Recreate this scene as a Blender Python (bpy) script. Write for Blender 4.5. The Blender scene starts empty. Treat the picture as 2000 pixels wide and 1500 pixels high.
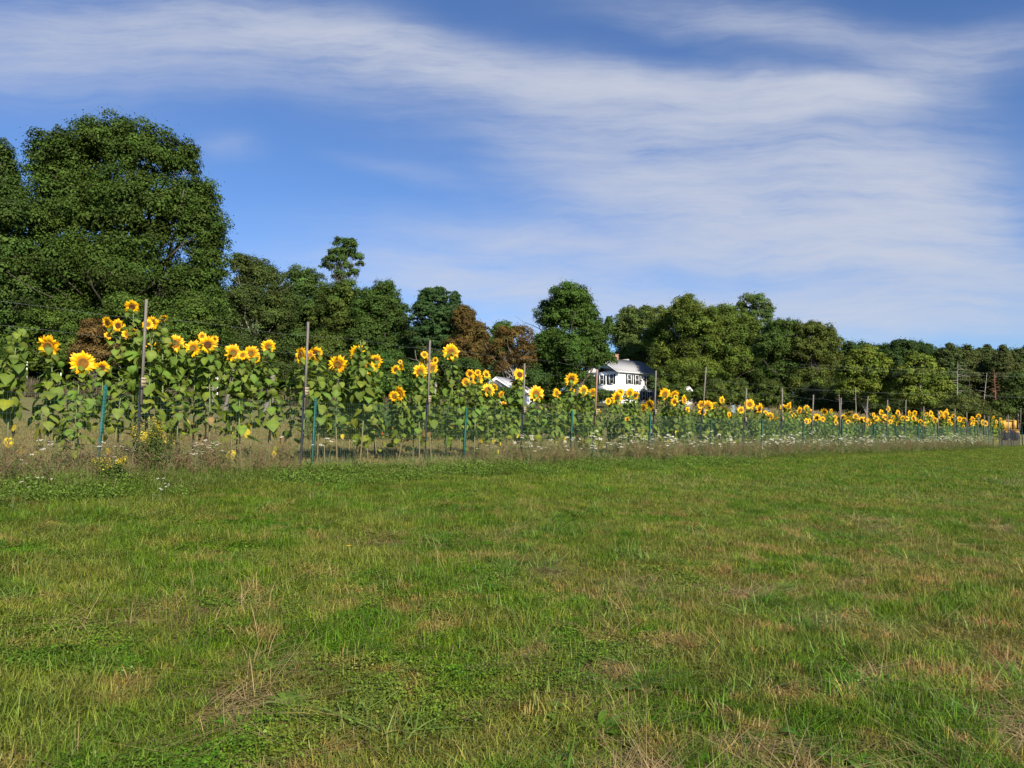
import bpy, math, random
import numpy as np
from mathutils import Vector

random.seed(7)
rng = np.random.default_rng(11)
S = bpy.context.scene
COL = S.collection
R = math.radians

# ------------------------------------------------------------------ camera
F = 1511.0                      # focal length in photo pixels (2000 wide)
PITCH = math.atan(105 / F)
cd = bpy.data.cameras.new('camera')
cam = bpy.data.objects.new('camera', cd)
COL.objects.link(cam)
cam.location = (0, 0, 0)
cam.rotation_euler = (R(90) + PITCH, 0, 0)
cd.sensor_width = 36
cd.lens = 36 * F / 2000
cd.clip_start = 0.05
cd.clip_end = 5000
S.camera = cam

# ------------------------------------------------------------------ light
SUN_EL, SUN_AZ = 31.0, 153.0    # azimuth clockwise from +Y
sd = bpy.data.lights.new('sun', 'SUN')
sun = bpy.data.objects.new('sun', sd)
COL.objects.link(sun)
sd.energy = 5.0
sd.angle = R(0.5)
sd.color = (1.0, 0.91, 0.76)
sdir = Vector((math.sin(R(SUN_AZ)) * math.cos(R(SUN_EL)), math.cos(R(SUN_AZ)) * math.cos(R(SUN_EL)), math.sin(R(SUN_EL))))
sun.rotation_euler = sdir.to_track_quat('Z', 'Y').to_euler()
S.view_settings.view_transform = 'Standard'
S.view_settings.look = 'None'
S.view_settings.exposure = 0.98
S.view_settings.gamma = 1.0
S.render.engine = 'CYCLES'
S.cycles.max_bounces = 6
S.cycles.diffuse_bounces = 3
S.cycles.transmission_bounces = 3
S.cycles.use_denoising = True


class NT:
    """small helper for node trees"""
    def __init__(s, tree):
        s.t = tree

    def n(s, typ, **kw):
        nd = s.t.nodes.new(typ)
        for k, v in kw.items():
            if k.startswith('i_'):
                nd.inputs[k[2:].replace('_', ' ')].default_value = v
            else:
                setattr(nd, k, v)
        return nd

    def l(s, a, b):
        s.t.links.new(a, b)

    def m(s, op, a, b=None, c=None, clamp=False):
        nd = s.t.nodes.new('ShaderNodeMath')
        nd.operation = op
        nd.use_clamp = clamp
        for k, v in enumerate((a, b, c)):
            if v is None:
                continue
            if isinstance(v, (int, float)):
                nd.inputs[k].default_value = v
            else:
                s.t.links.new(v, nd.inputs[k])
        return nd.outputs[0]

    def mix(s, f, a, b, mode='MIX'):
        nd = s.t.nodes.new('ShaderNodeMix')
        nd.data_type = 'RGBA'
        nd.blend_type = mode
        for k, v in ((0, f), (6, a), (7, b)):
            if isinstance(v, (int, float)):
                nd.inputs[k].default_value = v
            elif isinstance(v, tuple):
                nd.inputs[k].default_value = (*v, 1) if len(v) == 3 else v
            else:
                s.t.links.new(v, nd.inputs[k])
        return nd.outputs[2]

    def noise(s, vec, scale, detail=4, rough=0.55, lo=None, hi=None):
        nd = s.t.nodes.new('ShaderNodeTexNoise')
        nd.inputs['Scale'].default_value = scale
        nd.inputs['Detail'].default_value = detail
        nd.inputs['Roughness'].default_value = rough
        if vec is not None:
            s.t.links.new(vec, nd.inputs['Vector'])
        o = nd.outputs[0]
        if lo is not None:
            mr = s.t.nodes.new('ShaderNodeMapRange')
            mr.inputs[1].default_value = lo
            mr.inputs[2].default_value = hi
            s.t.links.new(o, mr.inputs[0])
            o = mr.outputs[0]
        return o


# ------------------------------------------------------------------ sky with cirrus
W = bpy.data.worlds.new('World')
S.world = W
W.use_nodes = True
w = NT(W.node_tree)
W.node_tree.nodes.clear()
wo = w.n('ShaderNodeOutputWorld')
bg = w.n('ShaderNodeBackground')
SKY = 0.0585
bg.inputs['Strength'].default_value = SKY
w.l(bg.outputs[0], wo.inputs[0])
sky = w.n('ShaderNodeTexSky')
sky.sky_type = 'NISHITA'
sky.sun_disc = False
sky.sun_elevation = R(SUN_EL)
sky.sun_rotation = R(SUN_AZ)
sky.altitude = 200
sky.air_density = 1.0
sky.dust_density = 0.35
sky.ozone_density = 3.0
tc = w.n('ShaderNodeTexCoord')
sp = w.n('ShaderNodeSeparateXYZ')
w.l(tc.outputs['Generated'], sp.inputs[0])
dy = w.m('MAXIMUM', sp.outputs[1], 0.08)
u = w.m('DIVIDE', sp.outputs[0], dy)
v = w.m('DIVIDE', sp.outputs[2], dy)
cb = w.n('ShaderNodeCombineXYZ')
w.l(u, cb.inputs[0])
w.l(v, cb.inputs[1])
wn = w.n('ShaderNodeTexNoise')
wn.inputs['Scale'].default_value = 3.0
wn.inputs['Detail'].default_value = 5
w.l(cb.outputs[0], wn.inputs['Vector'])
sc_ = w.n('ShaderNodeSeparateColor')
w.l(wn.outputs['Color'], sc_.inputs[0])
uu = w.m('MULTIPLY_ADD', w.m('SUBTRACT', sc_.outputs[0], 0.5), 0.22, u)
vv = w.m('MULTIPLY_ADD', w.m('SUBTRACT', sc_.outputs[1], 0.5), 0.10, v)
CLOUDS = [(100, 95, 270, 85, 0, .55), (420, 42, 300, 60, 5, .65), (750, 80, 260, 50, 12, .80), (1050, 130, 300, 42, 8, .85), (1400, 165, 300, 40, 4, .90),
          (1650, 168, 170, 22, 3, .85), (1500, 212, 260, 32, -8, .65), (1250, 330, 320, 55, 14, .60), (1600, 340, 330, 110, 10, .85), (1800, 410, 160, 130, 20, .75),
          (1350, 420, 300, 42, 10, .50), (1650, 500, 400, 55, 6, .85), (1100, 480, 330, 38, 4, .60), (900, 545, 260, 42, 3, .60), (1300, 585, 440, 30, 6, .75),
          (1750, 610, 320, 45, 2, .80), (1900, 95, 220, 52, -10, .60), (1500, 30, 260, 40, 8, .50), (410, 290, 50, 22, 10, .25), (1050, 625, 320, 32, 0, .50),
          (560, 150, 300, 45, 5, .28), (800, 350, 140, 18, 16, .12), (1150, 220, 200, 35, 12, .40)]
tot = None
for (cx, cy, rx, ry, an, am) in CLOUDS:
    cu, cv = (cx - 1000) / F, (855 - cy) / F * 1.01
    ca, sa = math.cos(R(-an)), math.sin(R(-an))
    du = w.m('SUBTRACT', uu, cu)
    dv = w.m('SUBTRACT', vv, cv)
    a = w.m('ADD', w.m('MULTIPLY', du, ca * F / rx), w.m('MULTIPLY', dv, sa * F / rx))
    b = w.m('ADD', w.m('MULTIPLY', du, -sa * F / ry), w.m('MULTIPLY', dv, ca * F / ry))
    q = w.m('ADD', w.m('MULTIPLY', a, a), w.m('MULTIPLY', b, b))
    g = w.m('MULTIPLY', w.m('EXPONENT', w.m('MULTIPLY', q, -0.9)), am)
    tot = g if tot is None else w.m('ADD', tot, g)
mp = w.n('ShaderNodeMapping')
mp.inputs['Rotation'].default_value = (0, 0, R(8))
mp.inputs['Scale'].default_value = (1.6, 9.0, 1)
w.l(cb.outputs[0], mp.inputs[0])
fib = w.noise(mp.outputs[0], 1.6, 8, 0.62, 0.32, 0.70)
mp2 = w.n('ShaderNodeMapping')
mp2.inputs['Rotation'].default_value = (0, 0, R(12))
mp2.inputs['Scale'].default_value = (2.0, 5.0, 1)
w.l(cb.outputs[0], mp2.inputs[0])
fib2 = w.noise(mp2.outputs[0], 2.2, 6, 0.6, 0.3, 0.7)
mp3 = w.n('ShaderNodeMapping')
mp3.inputs['Rotation'].default_value = (0, 0, R(-9))
mp3.inputs['Scale'].default_value = (3.0, 26.0, 1)
vd = w.n('ShaderNodeVectorMath', operation='MULTIPLY_ADD')
vd.inputs[1].default_value = (0.10, 0.10, 0)
w.l(wn.outputs['Color'], vd.inputs[0])
w.l(cb.outputs[0], vd.inputs[2])
w.l(vd.outputs[0], mp3.inputs[0])
fib3 = w.noise(mp3.outputs[0], 1.8, 8, 0.68, 0.30, 0.72)
dens = w.m('MULTIPLY', tot, w.m('ADD', w.m('MULTIPLY', fib, 0.55), w.m('MULTIPLY_ADD', fib2, 0.50, w.m('MULTIPLY_ADD', fib3, 0.85, -0.03))))
dens = w.m('SUBTRACT', 1.0, w.m('EXPONENT', w.m('MULTIPLY', dens, -1.45)))
dens = w.m('MULTIPLY', dens, 0.95)
tint = w.mix(1.0, sky.outputs[0], (0.74, 0.93, 1.24), 'MULTIPLY')
cc = w.mix(dens, tint, (5.25, 5.55, 6.4))
w.l(cc, bg.inputs['Color'])

# ------------------------------------------------------------------ terrain and projection helpers
NX, NY = -0.7262, 0.6875         # normal of the fence line
UX, UY = 0.6875, 0.7262          # along the fence line
DF = 12.8                        # distance of the fence line from the camera


def dist_n(x, y):
    return NX * x + NY * y


def terrain(x, y):
    x = np.asarray(x, float)
    y = np.asarray(y, float)
    d = NX * x + NY * y
    dd = np.clip(d, -40, 85)
    z = -1.6 + 0.073 * dd
    z = z + 0.03 * np.clip(d - 85, 0, 150)
    z = z + 2.2 * np.exp(-(((x - 24) / 24) ** 2 + ((y - 150) / 24) ** 2))
    z = z + 0.05 * np.sin(x * 0.21 + 1) * np.sin(y * 0.17) * np.clip((d - 3) / 20, 0, 1)
    return z


def tz(x, y):
    return float(terrain(x, y))


CP, SP = math.cos(PITCH), math.sin(PITCH)


def ray(px, py):
    a, b = (px - 1000) / F, (750 - py) / F
    return Vector((a, CP - b * SP, SP + b * CP))


def at(px, py, Y):
    r = ray(px, py)
    return r * (Y / r.y)


def atd(px, py, d):
    r = ray(px, py)
    return r * (d / dist_n(r.x, r.y))


def gbase(px, Y):
    """ground point under pixel column px at depth Y"""
    x = (px - 1000) / F * Y
    return Vector((x, Y, tz(x, Y)))


def gbase_d(px, d):
    r = ray(px, 855)
    p = r * (d / dist_n(r.x, r.y))
    return Vector((p.x, p.y, tz(p.x, p.y)))


# ------------------------------------------------------------------ object helpers
def tag(o, label=None, cat=None, group=None, kind=None):
    if label: o['label'] = label
    if cat: o['category'] = cat
    if group: o['group'] = group
    if kind: o['kind'] = kind
    return o


def empty(name, loc, rz=0.0):
    o = bpy.data.objects.new(name, None)
    o.empty_display_size = 0.3
    o.location = loc
    o.rotation_euler = (0, 0, rz)
    COL.objects.link(o)
    return o


def npmesh(name, verts, quads=None, tris=None, col=None, smooth=False):
    me = bpy.data.meshes.new(name)
    verts = np.asarray(verts, np.float32)
    me.vertices.add(len(verts))
    me.vertices.foreach_set('co', verts.ravel())
    nq = 0 if quads is None else len(quads)
    nt = 0 if tris is None else len(tris)
    idx = []
    if nq: idx.append(np.asarray(quads, np.int32).ravel())
    if nt: idx.append(np.asarray(tris, np.int32).ravel())
    idx = np.concatenate(idx)
    me.loops.add(len(idx))
    me.loops.foreach_set('vertex_index', idx)
    me.polygons.add(nq + nt)
    st = np.concatenate([np.arange(nq) * 4, nq * 4 + np.arange(nt) * 3]).astype(np.int32)
    me.polygons.foreach_set('loop_start', st)
    if smooth:
        me.polygons.foreach_set('use_smooth', np.ones(nq + nt, bool))
    me.update(calc_edges=True)
    if col is not None:
        c = np.asarray(col, np.float32)
        if c.shape[1] == 3:
            c = np.concatenate([c, np.ones((len(c), 1), np.float32)], 1)
        at_ = me.color_attributes.new('Col', 'FLOAT_COLOR', 'POINT')
        at_.data.foreach_set('color', c.ravel())
    return me


class MB:
    """collects simple shapes into one mesh"""
    def __init__(s):
        s.v, s.q, s.t, s.c, s.n = [], [], [], [], 0

    def add(s, v, q=None, t=None, c=(1, 1, 1)):
        v = np.asarray(v, float).reshape(-1, 3)
        if q is not None and len(q): s.q.append(np.asarray(q, int).reshape(-1, 4) + s.n)
        if t is not None and len(t): s.t.append(np.asarray(t, int).reshape(-1, 3) + s.n)
        c = np.asarray(c, float)
        s.c.append(np.tile(c, (len(v), 1)) if c.ndim == 1 else c)
        s.v.append(v)
        s.n += len(v)

    def box(s, lo, hi, c=(1, 1, 1)):
        x0, y0, z0 = lo
        x1, y1, z1 = hi
        s.add([(x0, y0, z0), (x1, y0, z0), (x1, y1, z0), (x0, y1, z0), (x0, y0, z1), (x1, y0, z1), (x1, y1, z1), (x0, y1, z1)],
              [(0, 3, 2, 1), (4, 5, 6, 7), (0, 1, 5, 4), (1, 2, 6, 5), (2, 3, 7, 6), (3, 0, 4, 7)], c=c)

    def tube(s, pts, rad, n=6, c=(1, 1, 1), cap=True):
        pts = [Vector(p) for p in pts]
        if isinstance(rad, (int, float)): rad = [rad] * len(pts)
        ref = Vector((0, 0, 1))
        rings = []
        for i, p in enumerate(pts):
            d = (pts[min(i + 1, len(pts) - 1)] - pts[max(i - 1, 0)])
            if d.length < 1e-9: d = Vector((0, 0, 1))
            d.normalize()
            r0 = Vector((1, 0, 0)) if abs(d.z) > 0.9 else ref
            a = d.cross(r0).normalized()
            b = d.cross(a).normalized()
            rings.append([p + (a * math.cos(2 * math.pi * k / n) + b * math.sin(2 * math.pi * k / n)) * rad[i] for k in range(n)])
        v = [q for r_ in rings for q in r_]
        f = []
        for i in range(len(pts) - 1):
            for k in range(n):
                k2 = (k + 1) % n
                f.append((i * n + k, i * n + k2, (i + 1) * n + k2, (i + 1) * n + k))
        t = []
        if cap:
            v.append(pts[-1])
            m = len(v) - 1
            for k in range(n):
                t.append(((len(pts) - 1) * n + k, (len(pts) - 1) * n + (k + 1) % n, m))
        s.add([tuple(q) for q in v], f, t, c)

    def build(s, name, mat, parent=None, loc=None, smooth=False):
        me = npmesh(name, np.concatenate(s.v), np.concatenate(s.q) if s.q else None, np.concatenate(s.t) if s.t else None,
                    np.concatenate(s.c), smooth)
        return link(name, me, mat, parent, loc)


def link(name, me, mat, parent=None, loc=None):
    o = bpy.data.objects.new(name, me)
    if mat and not me.materials: me.materials.append(mat)
    if loc is not None: o.location = loc
    COL.objects.link(o)
    if parent is not None: o.parent = parent
    return o


# ------------------------------------------------------------------ materials
def new_mat(name):
    m = bpy.data.materials.new(name)
    m.use_nodes = True
    t = NT(m.node_tree)
    m.node_tree.nodes.clear()
    out = t.n('ShaderNodeOutputMaterial')
    return m, t, out


def leaf_mat(name, transl=0.25, rough=0.55, spec=0.3, tint=(1, 1, 1)):
    m, t, out = new_mat(name)
    ca = t.n('ShaderNodeVertexColor', layer_name='Col')
    col = t.mix(1.0, ca.outputs[0], tint, 'MULTIPLY')
    p = t.n('ShaderNodeBsdfPrincipled')
    p.inputs['Roughness'].default_value = rough
    p.inputs['Specular IOR Level'].default_value = spec
    t.l(col, p.inputs['Base Color'])
    tr = t.n('ShaderNodeBsdfTranslucent')
    t.l(t.mix(1.0, col, (1.15, 1.25, 0.55), 'MULTIPLY'), tr.inputs[0])
    mx = t.n('ShaderNodeMixShader')
    mx.inputs[0].default_value = transl
    t.l(p.outputs[0], mx.inputs[1])
    t.l(tr.outputs[0], mx.inputs[2])
    t.l(mx.outputs[0], out.inputs[0])
    return m


def plain_mat(name, color, rough=0.7, var=0.25, scale=8, metal=0.0, stretch=(1, 1, 1), bump=0.0, spec=0.4):
    m, t, out = new_mat(name)
    tc = t.n('ShaderNodeTexCoord')
    mp = t.n('ShaderNodeMapping')
    mp.inputs['Scale'].default_value = stretch
    t.l(tc.outputs['Object'], mp.inputs[0])
    nz = t.noise(mp.outputs[0], scale, 5, 0.6, 0.3, 0.7)
    col = t.mix(nz, tuple(c * (1 - var) for c in color), tuple(min(1, c * (1 + var)) for c in color))
    p = t.n('ShaderNodeBsdfPrincipled')
    p.inputs['Roughness'].default_value = rough
    p.inputs['Metallic'].default_value = metal
    p.inputs['Specular IOR Level'].default_value = spec
    t.l(col, p.inputs['Base Color'])
    if bump:
        bp = t.n('ShaderNodeBump')
        bp.inputs['Strength'].default_value = bump
        bp.inputs['Distance'].default_value = 0.02
        t.l(nz, bp.inputs['Height'])
        t.l(bp.outputs[0], p.inputs['Normal'])
    t.l(p.outputs[0], out.inputs[0])
    return m


def vcol_mat(name, rough=0.7, spec=0.3, bump_scale=0):
    m, t, out = new_mat(name)
    ca = t.n('ShaderNodeVertexColor', layer_name='Col')
    p = t.n('ShaderNodeBsdfPrincipled')
    p.inputs['Roughness'].default_value = rough
    p.inputs['Specular IOR Level'].default_value = spec
    col = ca.outputs[0]
    if bump_scale:
        tc = t.n('ShaderNodeTexCoord')
        nz = t.noise(tc.outputs['Object'], bump_scale, 3, 0.6, 0.3, 0.7)
        col = t.mix(t.m('MULTIPLY', nz, 0.6), col, (0.02, 0.012, 0.004))
    t.l(col, p.inputs['Base Color'])
    t.l(p.outputs[0], out.inputs[0])
    return m


def lawn_group():
    """colour of the mown grass by place: greener and browner patches"""
    g = bpy.data.node_groups.new('lawn_colour', 'ShaderNodeTree')
    g.interface.new_socket('Color', in_out='OUTPUT', socket_type='NodeSocketColor')
    g.interface.new_socket('Dry', in_out='OUTPUT', socket_type='NodeSocketFloat')
    t = NT(g)
    go = t.n('NodeGroupOutput')
    geo = t.n('ShaderNodeNewGeometry')
    pos = geo.outputs['Position']
    sep = t.n('ShaderNodeSeparateXYZ')
    t.l(pos, sep.inputs[0])
    n1 = t.noise(pos, 0.55, 4, 0.6, 0.38, 0.66)
    n2 = t.noise(pos, 2.2, 5, 0.65, 0.52, 0.62)
    n3 = t.noise(pos, 1.3, 3, 0.6, 0.35, 0.7)
    green = t.mix(n1, (0.094, 0.172, 0.009), (0.138, 0.215, 0.016))
    green = t.mix(t.m('MULTIPLY', n3, 0.6), green, (0.062, 0.152, 0.011))
    n6 = t.noise(pos, 3.4, 5, 0.65, 0.42, 0.62)
    green = t.mix(t.m('MULTIPLY', n6, 0.55), green, (0.040, 0.100, 0.008))
    # drier towards the near right
    side = t.n('ShaderNodeMapRange')
    side.inputs[1].default_value = -3.0
    side.inputs[2].default_value = 3.5
    side.inputs[3].default_value = 0.5
    side.inputs[4].default_value = 1.0
    t.l(t.m('SUBTRACT', sep.outputs[0], t.m('MULTIPLY', sep.outputs[1], 0.12)), side.inputs[0])
    near = t.n('ShaderNodeMapRange')
    near.inputs[1].default_value = 18.0
    near.inputs[2].default_value = 6.0
    near.inputs[3].default_value = 0.35
    near.inputs[4].default_value = 1.0
    t.l(sep.outputs[1], near.inputs[0])
    n4 = t.noise(pos, 0.9, 4, 0.6, 0.44, 0.58)
    dry = t.m('MULTIPLY', t.m('MULTIPLY', side.outputs[0], near.outputs[0]), t.m('MAXIMUM', t.m('MULTIPLY', n2, 0.95), t.m('MULTIPLY', n4, 0.40)), clamp=True)
    c = t.mix(dry, green, (0.30, 0.205, 0.080))
    c = t.mix(1.0, c, (0.98, 0.94, 0.84), 'MULTIPLY')
    t.l(c, go.inputs[0])
    t.l(dry, go.inputs[1])
    return g


LG = lawn_group()


def grass_mat(name, transl=0.3, mul=1.0):
    m, t, out = new_mat(name)
    ca = t.n('ShaderNodeVertexColor', layer_name='Col')
    gr = t.n('ShaderNodeGroup')
    gr.node_tree = LG
    oi = t.n('ShaderNodeObjectInfo')
    c = t.mix(1.0, gr.outputs[0], ca.outputs[0], 'MULTIPLY')
    p = t.n('ShaderNodeBsdfPrincipled')
    p.inputs['Roughness'].default_value = 0.5
    p.inputs['Specular IOR Level'].default_value = 0.25
    t.l(c, p.inputs['Base Color'])
    tr = t.n('ShaderNodeBsdfTranslucent')
    t.l(c, tr.inputs[0])
    mx = t.n('ShaderNodeMixShader')
    mx.inputs[0].default_value = transl
    t.l(p.outputs[0], mx.inputs[1])
    t.l(tr.outputs[0], mx.inputs[2])
    t.l(mx.outputs[0], out.inputs[0])
    return m


M_LEAF = leaf_mat('tree_foliage', 0.22, 0.7, 0.12, (1.02, 1.07, 0.80))
M_SUNLEAF = leaf_mat('sunflower_leaf', 0.3, 0.6, 0.2, (1.08, 1.08, 0.85))
M_PETAL = leaf_mat('sunflower_petal', 0.25, 0.5, 0.25)
M_WEED = leaf_mat('weed_foliage', 0.25, 0.6, 0.2)
M_DISC = vcol_mat('seed_disc', 0.85, 0.15, 60)
M_STEM = vcol_mat('plant_stem', 0.7, 0.3)
M_GRASS = grass_mat('lawn_grass')
M_BARK = plain_mat('bark', (0.07, 0.058, 0.046), 0.9, 0.35, 3, stretch=(4, 4, 1), bump=0.5)
M_BARKPALE = plain_mat('pale_bark', (0.21, 0.19, 0.165), 0.9, 0.3, 3, stretch=(4, 4, 1), bump=0.4)
M_WOOD = plain_mat('weathered_wood', (0.13, 0.116, 0.10), 0.85, 0.3, 6, stretch=(8, 8, 1), bump=0.3)
M_WOODRED = plain_mat('reddish_wood', (0.22, 0.125, 0.095), 0.85, 0.3, 6, stretch=(8, 8, 1), bump=0.3)
M_WOODPALE = plain_mat('pale_wood_block', (0.27, 0.21, 0.135), 0.85, 0.25, 6, stretch=(8, 8, 1))
M_BLACKPOST = plain_mat('dark_metal_post', (0.018, 0.022, 0.031), 0.8, 0.4, 30, spec=0.15)
M_GREENPOST = plain_mat('green_painted_metal', (0.008, 0.066, 0.056), 0.6, 0.45, 25, spec=0.25)
M_WIRE = plain_mat('galvanised_wire', (0.16, 0.19, 0.17), 0.5, 0.2, 3, metal=0.4)
M_DARKWIRE = plain_mat('dark_wire', (0.05, 0.05, 0.05), 0.6, 0.2, 3)
M_MESH = plain_mat('green_mesh_wire', (0.06, 0.12, 0.095), 0.5, 0.2, 3)
M_NET = plain_mat('black_netting', (0.02, 0.022, 0.03), 0.7, 0.2, 3)
M_SIDING = None


def siding_mat():
    m, t, out = new_mat('white_clapboard')
    tc = t.n('ShaderNodeTexCoord')
    sep = t.n('ShaderNodeSeparateXYZ')
    t.l(tc.outputs['Object'], sep.inputs[0])
    saw = t.m('FRACT', t.m('MULTIPLY', sep.outputs[2], 6.5))
    bp = t.n('ShaderNodeBump')
    bp.inputs['Strength'].default_value = 0.6
    bp.inputs['Distance'].default_value = 0.03
    t.l(saw, bp.inputs['Height'])
    p = t.n('ShaderNodeBsdfPrincipled')
    p.inputs['Roughness'].default_value = 0.6
    nz = t.noise(tc.outputs['Object'], 1.2, 4, 0.6, 0.3, 0.7)
    t.l(t.mix(nz, (0.76, 0.77, 0.78), (0.84, 0.84, 0.84)), p.inputs['Base Color'])
    t.l(bp.outputs[0], p.inputs['Normal'])
    t.l(p.outputs[0], out.inputs[0])
    return m


M_SIDING = siding_mat()
M_TRIM = plain_mat('white_trim', (0.8, 0.8, 0.8), 0.5, 0.03, 3)
M_ROOF = plain_mat('grey_shingles', (0.27, 0.27, 0.28), 0.95, 0.15, 5, stretch=(1, 1, 3), bump=0.3)
M_SHUT = plain_mat('black_shutter', (0.012, 0.013, 0.016), 0.5, 0.2, 10)
M_BRICK = plain_mat('chimney_brick', (0.30, 0.17, 0.12), 0.9, 0.3, 6)
M_GLASS = plain_mat('window_glass', (0.03, 0.035, 0.04), 0.08, 0.2, 3, spec=0.8)
M_YEL = plain_mat('yellow_machine_paint', (0.42, 0.235, 0.025), 0.5, 0.2, 6)
M_YELIN = plain_mat('rusty_yellow_panel', (0.33, 0.20, 0.035), 0.7, 0.3, 6)
M_TYRE = plain_mat('tyre_rubber', (0.02, 0.02, 0.02), 0.85, 0.2, 6)


# ------------------------------------------------------------------ ground
def ground():
    xs = np.concatenate([-np.geomspace(2500, 26, 26), np.linspace(-24, 70, 95), np.geomspace(72, 2500, 26)])
    ys = np.concatenate([-np.geomspace(1500, 12, 12), np.linspace(-10, 120, 131), np.geomspace(123, 3000, 34)])
    X, Y = np.meshgrid(xs, ys)
    Z = terrain(X, Y)
    n, m = len(xs), len(ys)
    i = np.arange(n - 1)
    j = np.arange(m - 1)
    I, J = np.meshgrid(i, j)
    a = (J * n + I).ravel()
    q = np.stack([a, a + 1, a + 1 + n, a + n], 1)
    me = npmesh('ground', np.stack([X.ravel(), Y.ravel(), Z.ravel()], 1), q, smooth=True)
    m_, t, out = new_mat('ground')
    geo = t.n('ShaderNodeNewGeometry')
    pos = geo.outputs['Position']
    dp = t.n('ShaderNodeVectorMath', operation='DOT_PRODUCT')
    dp.inputs[1].default_value = (NX, NY, 0)
    t.l(pos, dp.inputs[0])
    d = dp.outputs['Value']
    edge = t.noise(pos, 0.8, 4, 0.6)
    d2 = t.m('MULTIPLY_ADD', t.m('SUBTRACT', edge, 0.5), 1.2, d)
    gr = t.n('ShaderNodeGroup')
    gr.node_tree = LG
    fine = t.noise(pos, 45, 4, 0.7, 0.3, 0.7)
    lawn = t.mix(0.55, gr.outputs[0], (0.065, 0.058, 0.022))
    lawn = t.mix(fine, t.mix(1.0, lawn, (0.55, 0.55, 0.55), 'MULTIPLY'), t.mix(1.0, lawn, (1.25, 1.2, 1.2), 'MULTIPLY'))
    mp = t.n('ShaderNodeMapping')
    mp.inputs['Rotation'].default_value = (0, 0, -math.atan2(UY, UX))
    mp.inputs['Scale'].default_value = (0.25, 1.6, 1)
    t.l(pos, mp.inputs[0])
    rows = t.noise(mp.outputs[0], 0.9, 5, 0.6, 0.3, 0.72)
    spots = t.noise(pos, 3.5, 5, 0.7, 0.35, 0.7)
    field = t.mix(rows, (0.125, 0.128, 0.042), (0.205, 0.185, 0.072))
    field = t.mix(t.m('MULTIPLY', spots, 0.5), field, (0.115, 0.12, 0.038))
    soil = t.noise(pos, 0.16, 3, 0.6, 0.52, 0.60)
    field = t.mix(t.m('MULTIPLY', soil, 0.6), field, (0.15, 0.11, 0.06))
    f1 = t.n('ShaderNodeMapRange')
    f1.inputs[1].default_value = DF - 0.2
    f1.inputs[2].default_value = DF + 0.5
    t.l(d2, f1.inputs[0])
    f2 = t.n('ShaderNodeMapRange')
    f2.inputs[1].default_value = 62
    f2.inputs[2].default_value = 70
    t.l(d2, f2.inputs[0])
    c = t.mix(f1.outputs[0], lawn, field)
    c = t.mix(f2.outputs[0], c, (0.06, 0.07, 0.025))
    p = t.n('ShaderNodeBsdfPrincipled')
    p.inputs['Roughness'].default_value = 0.95
    p.inputs['Specular IOR Level'].default_value = 0.1
    bp = t.n('ShaderNodeBump')
    bp.inputs['Strength'].default_value = 0.5
    bp.inputs['Distance'].default_value = 0.03
    t.l(fine, bp.inputs['Height'])
    t.l(bp.outputs[0], p.inputs['Normal'])
    t.l(c, p.inputs['Base Color'])
    t.l(p.outputs[0], out.inputs[0])
    o = link('ground', me, m_)
    o['kind'] = 'structure'


ground()


# ------------------------------------------------------------------ trees
def rot_frames(nrm, spin):
    """two tangent vectors for each normal"""
    ref = np.where(np.abs(nrm[:, 2:3]) > 0.9, np.array([[1., 0, 0]]), np.array([[0., 0, 1.]]))
    a = np.cross(nrm, ref)
    a /= np.linalg.norm(a, axis=1, keepdims=True) + 1e-9
    b = np.cross(nrm, a)
    c, s = np.cos(spin)[:, None], np.sin(spin)[:, None]
    return a * c + b * s, -a * s + b * c


def unit(v):
    return v / (np.linalg.norm(v, axis=-1, keepdims=True) + 1e-9)


def leaves_mesh(name, pts, nrm, size, col, asp=0.62):
    n = len(pts)
    A, B = rot_frames(nrm, rng.uniform(0, 6.283, n))
    s = size[:, None]
    bend = nrm * s * rng.uniform(-0.15, 0.25, (n, 1))
    v0 = pts - A * s * .5
    v1 = pts + B * s * .5 * asp + bend
    v2 = pts + A * s * .5
    v3 = pts - B * s * .5 * asp + bend
    V = np.stack([v0, v1, v2, v3], 1).reshape(-1, 3)
    q = np.arange(n * 4).reshape(-1, 4)
    C = np.repeat(col, 4, 0)
    return npmesh(name, V, q, col=C)


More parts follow.
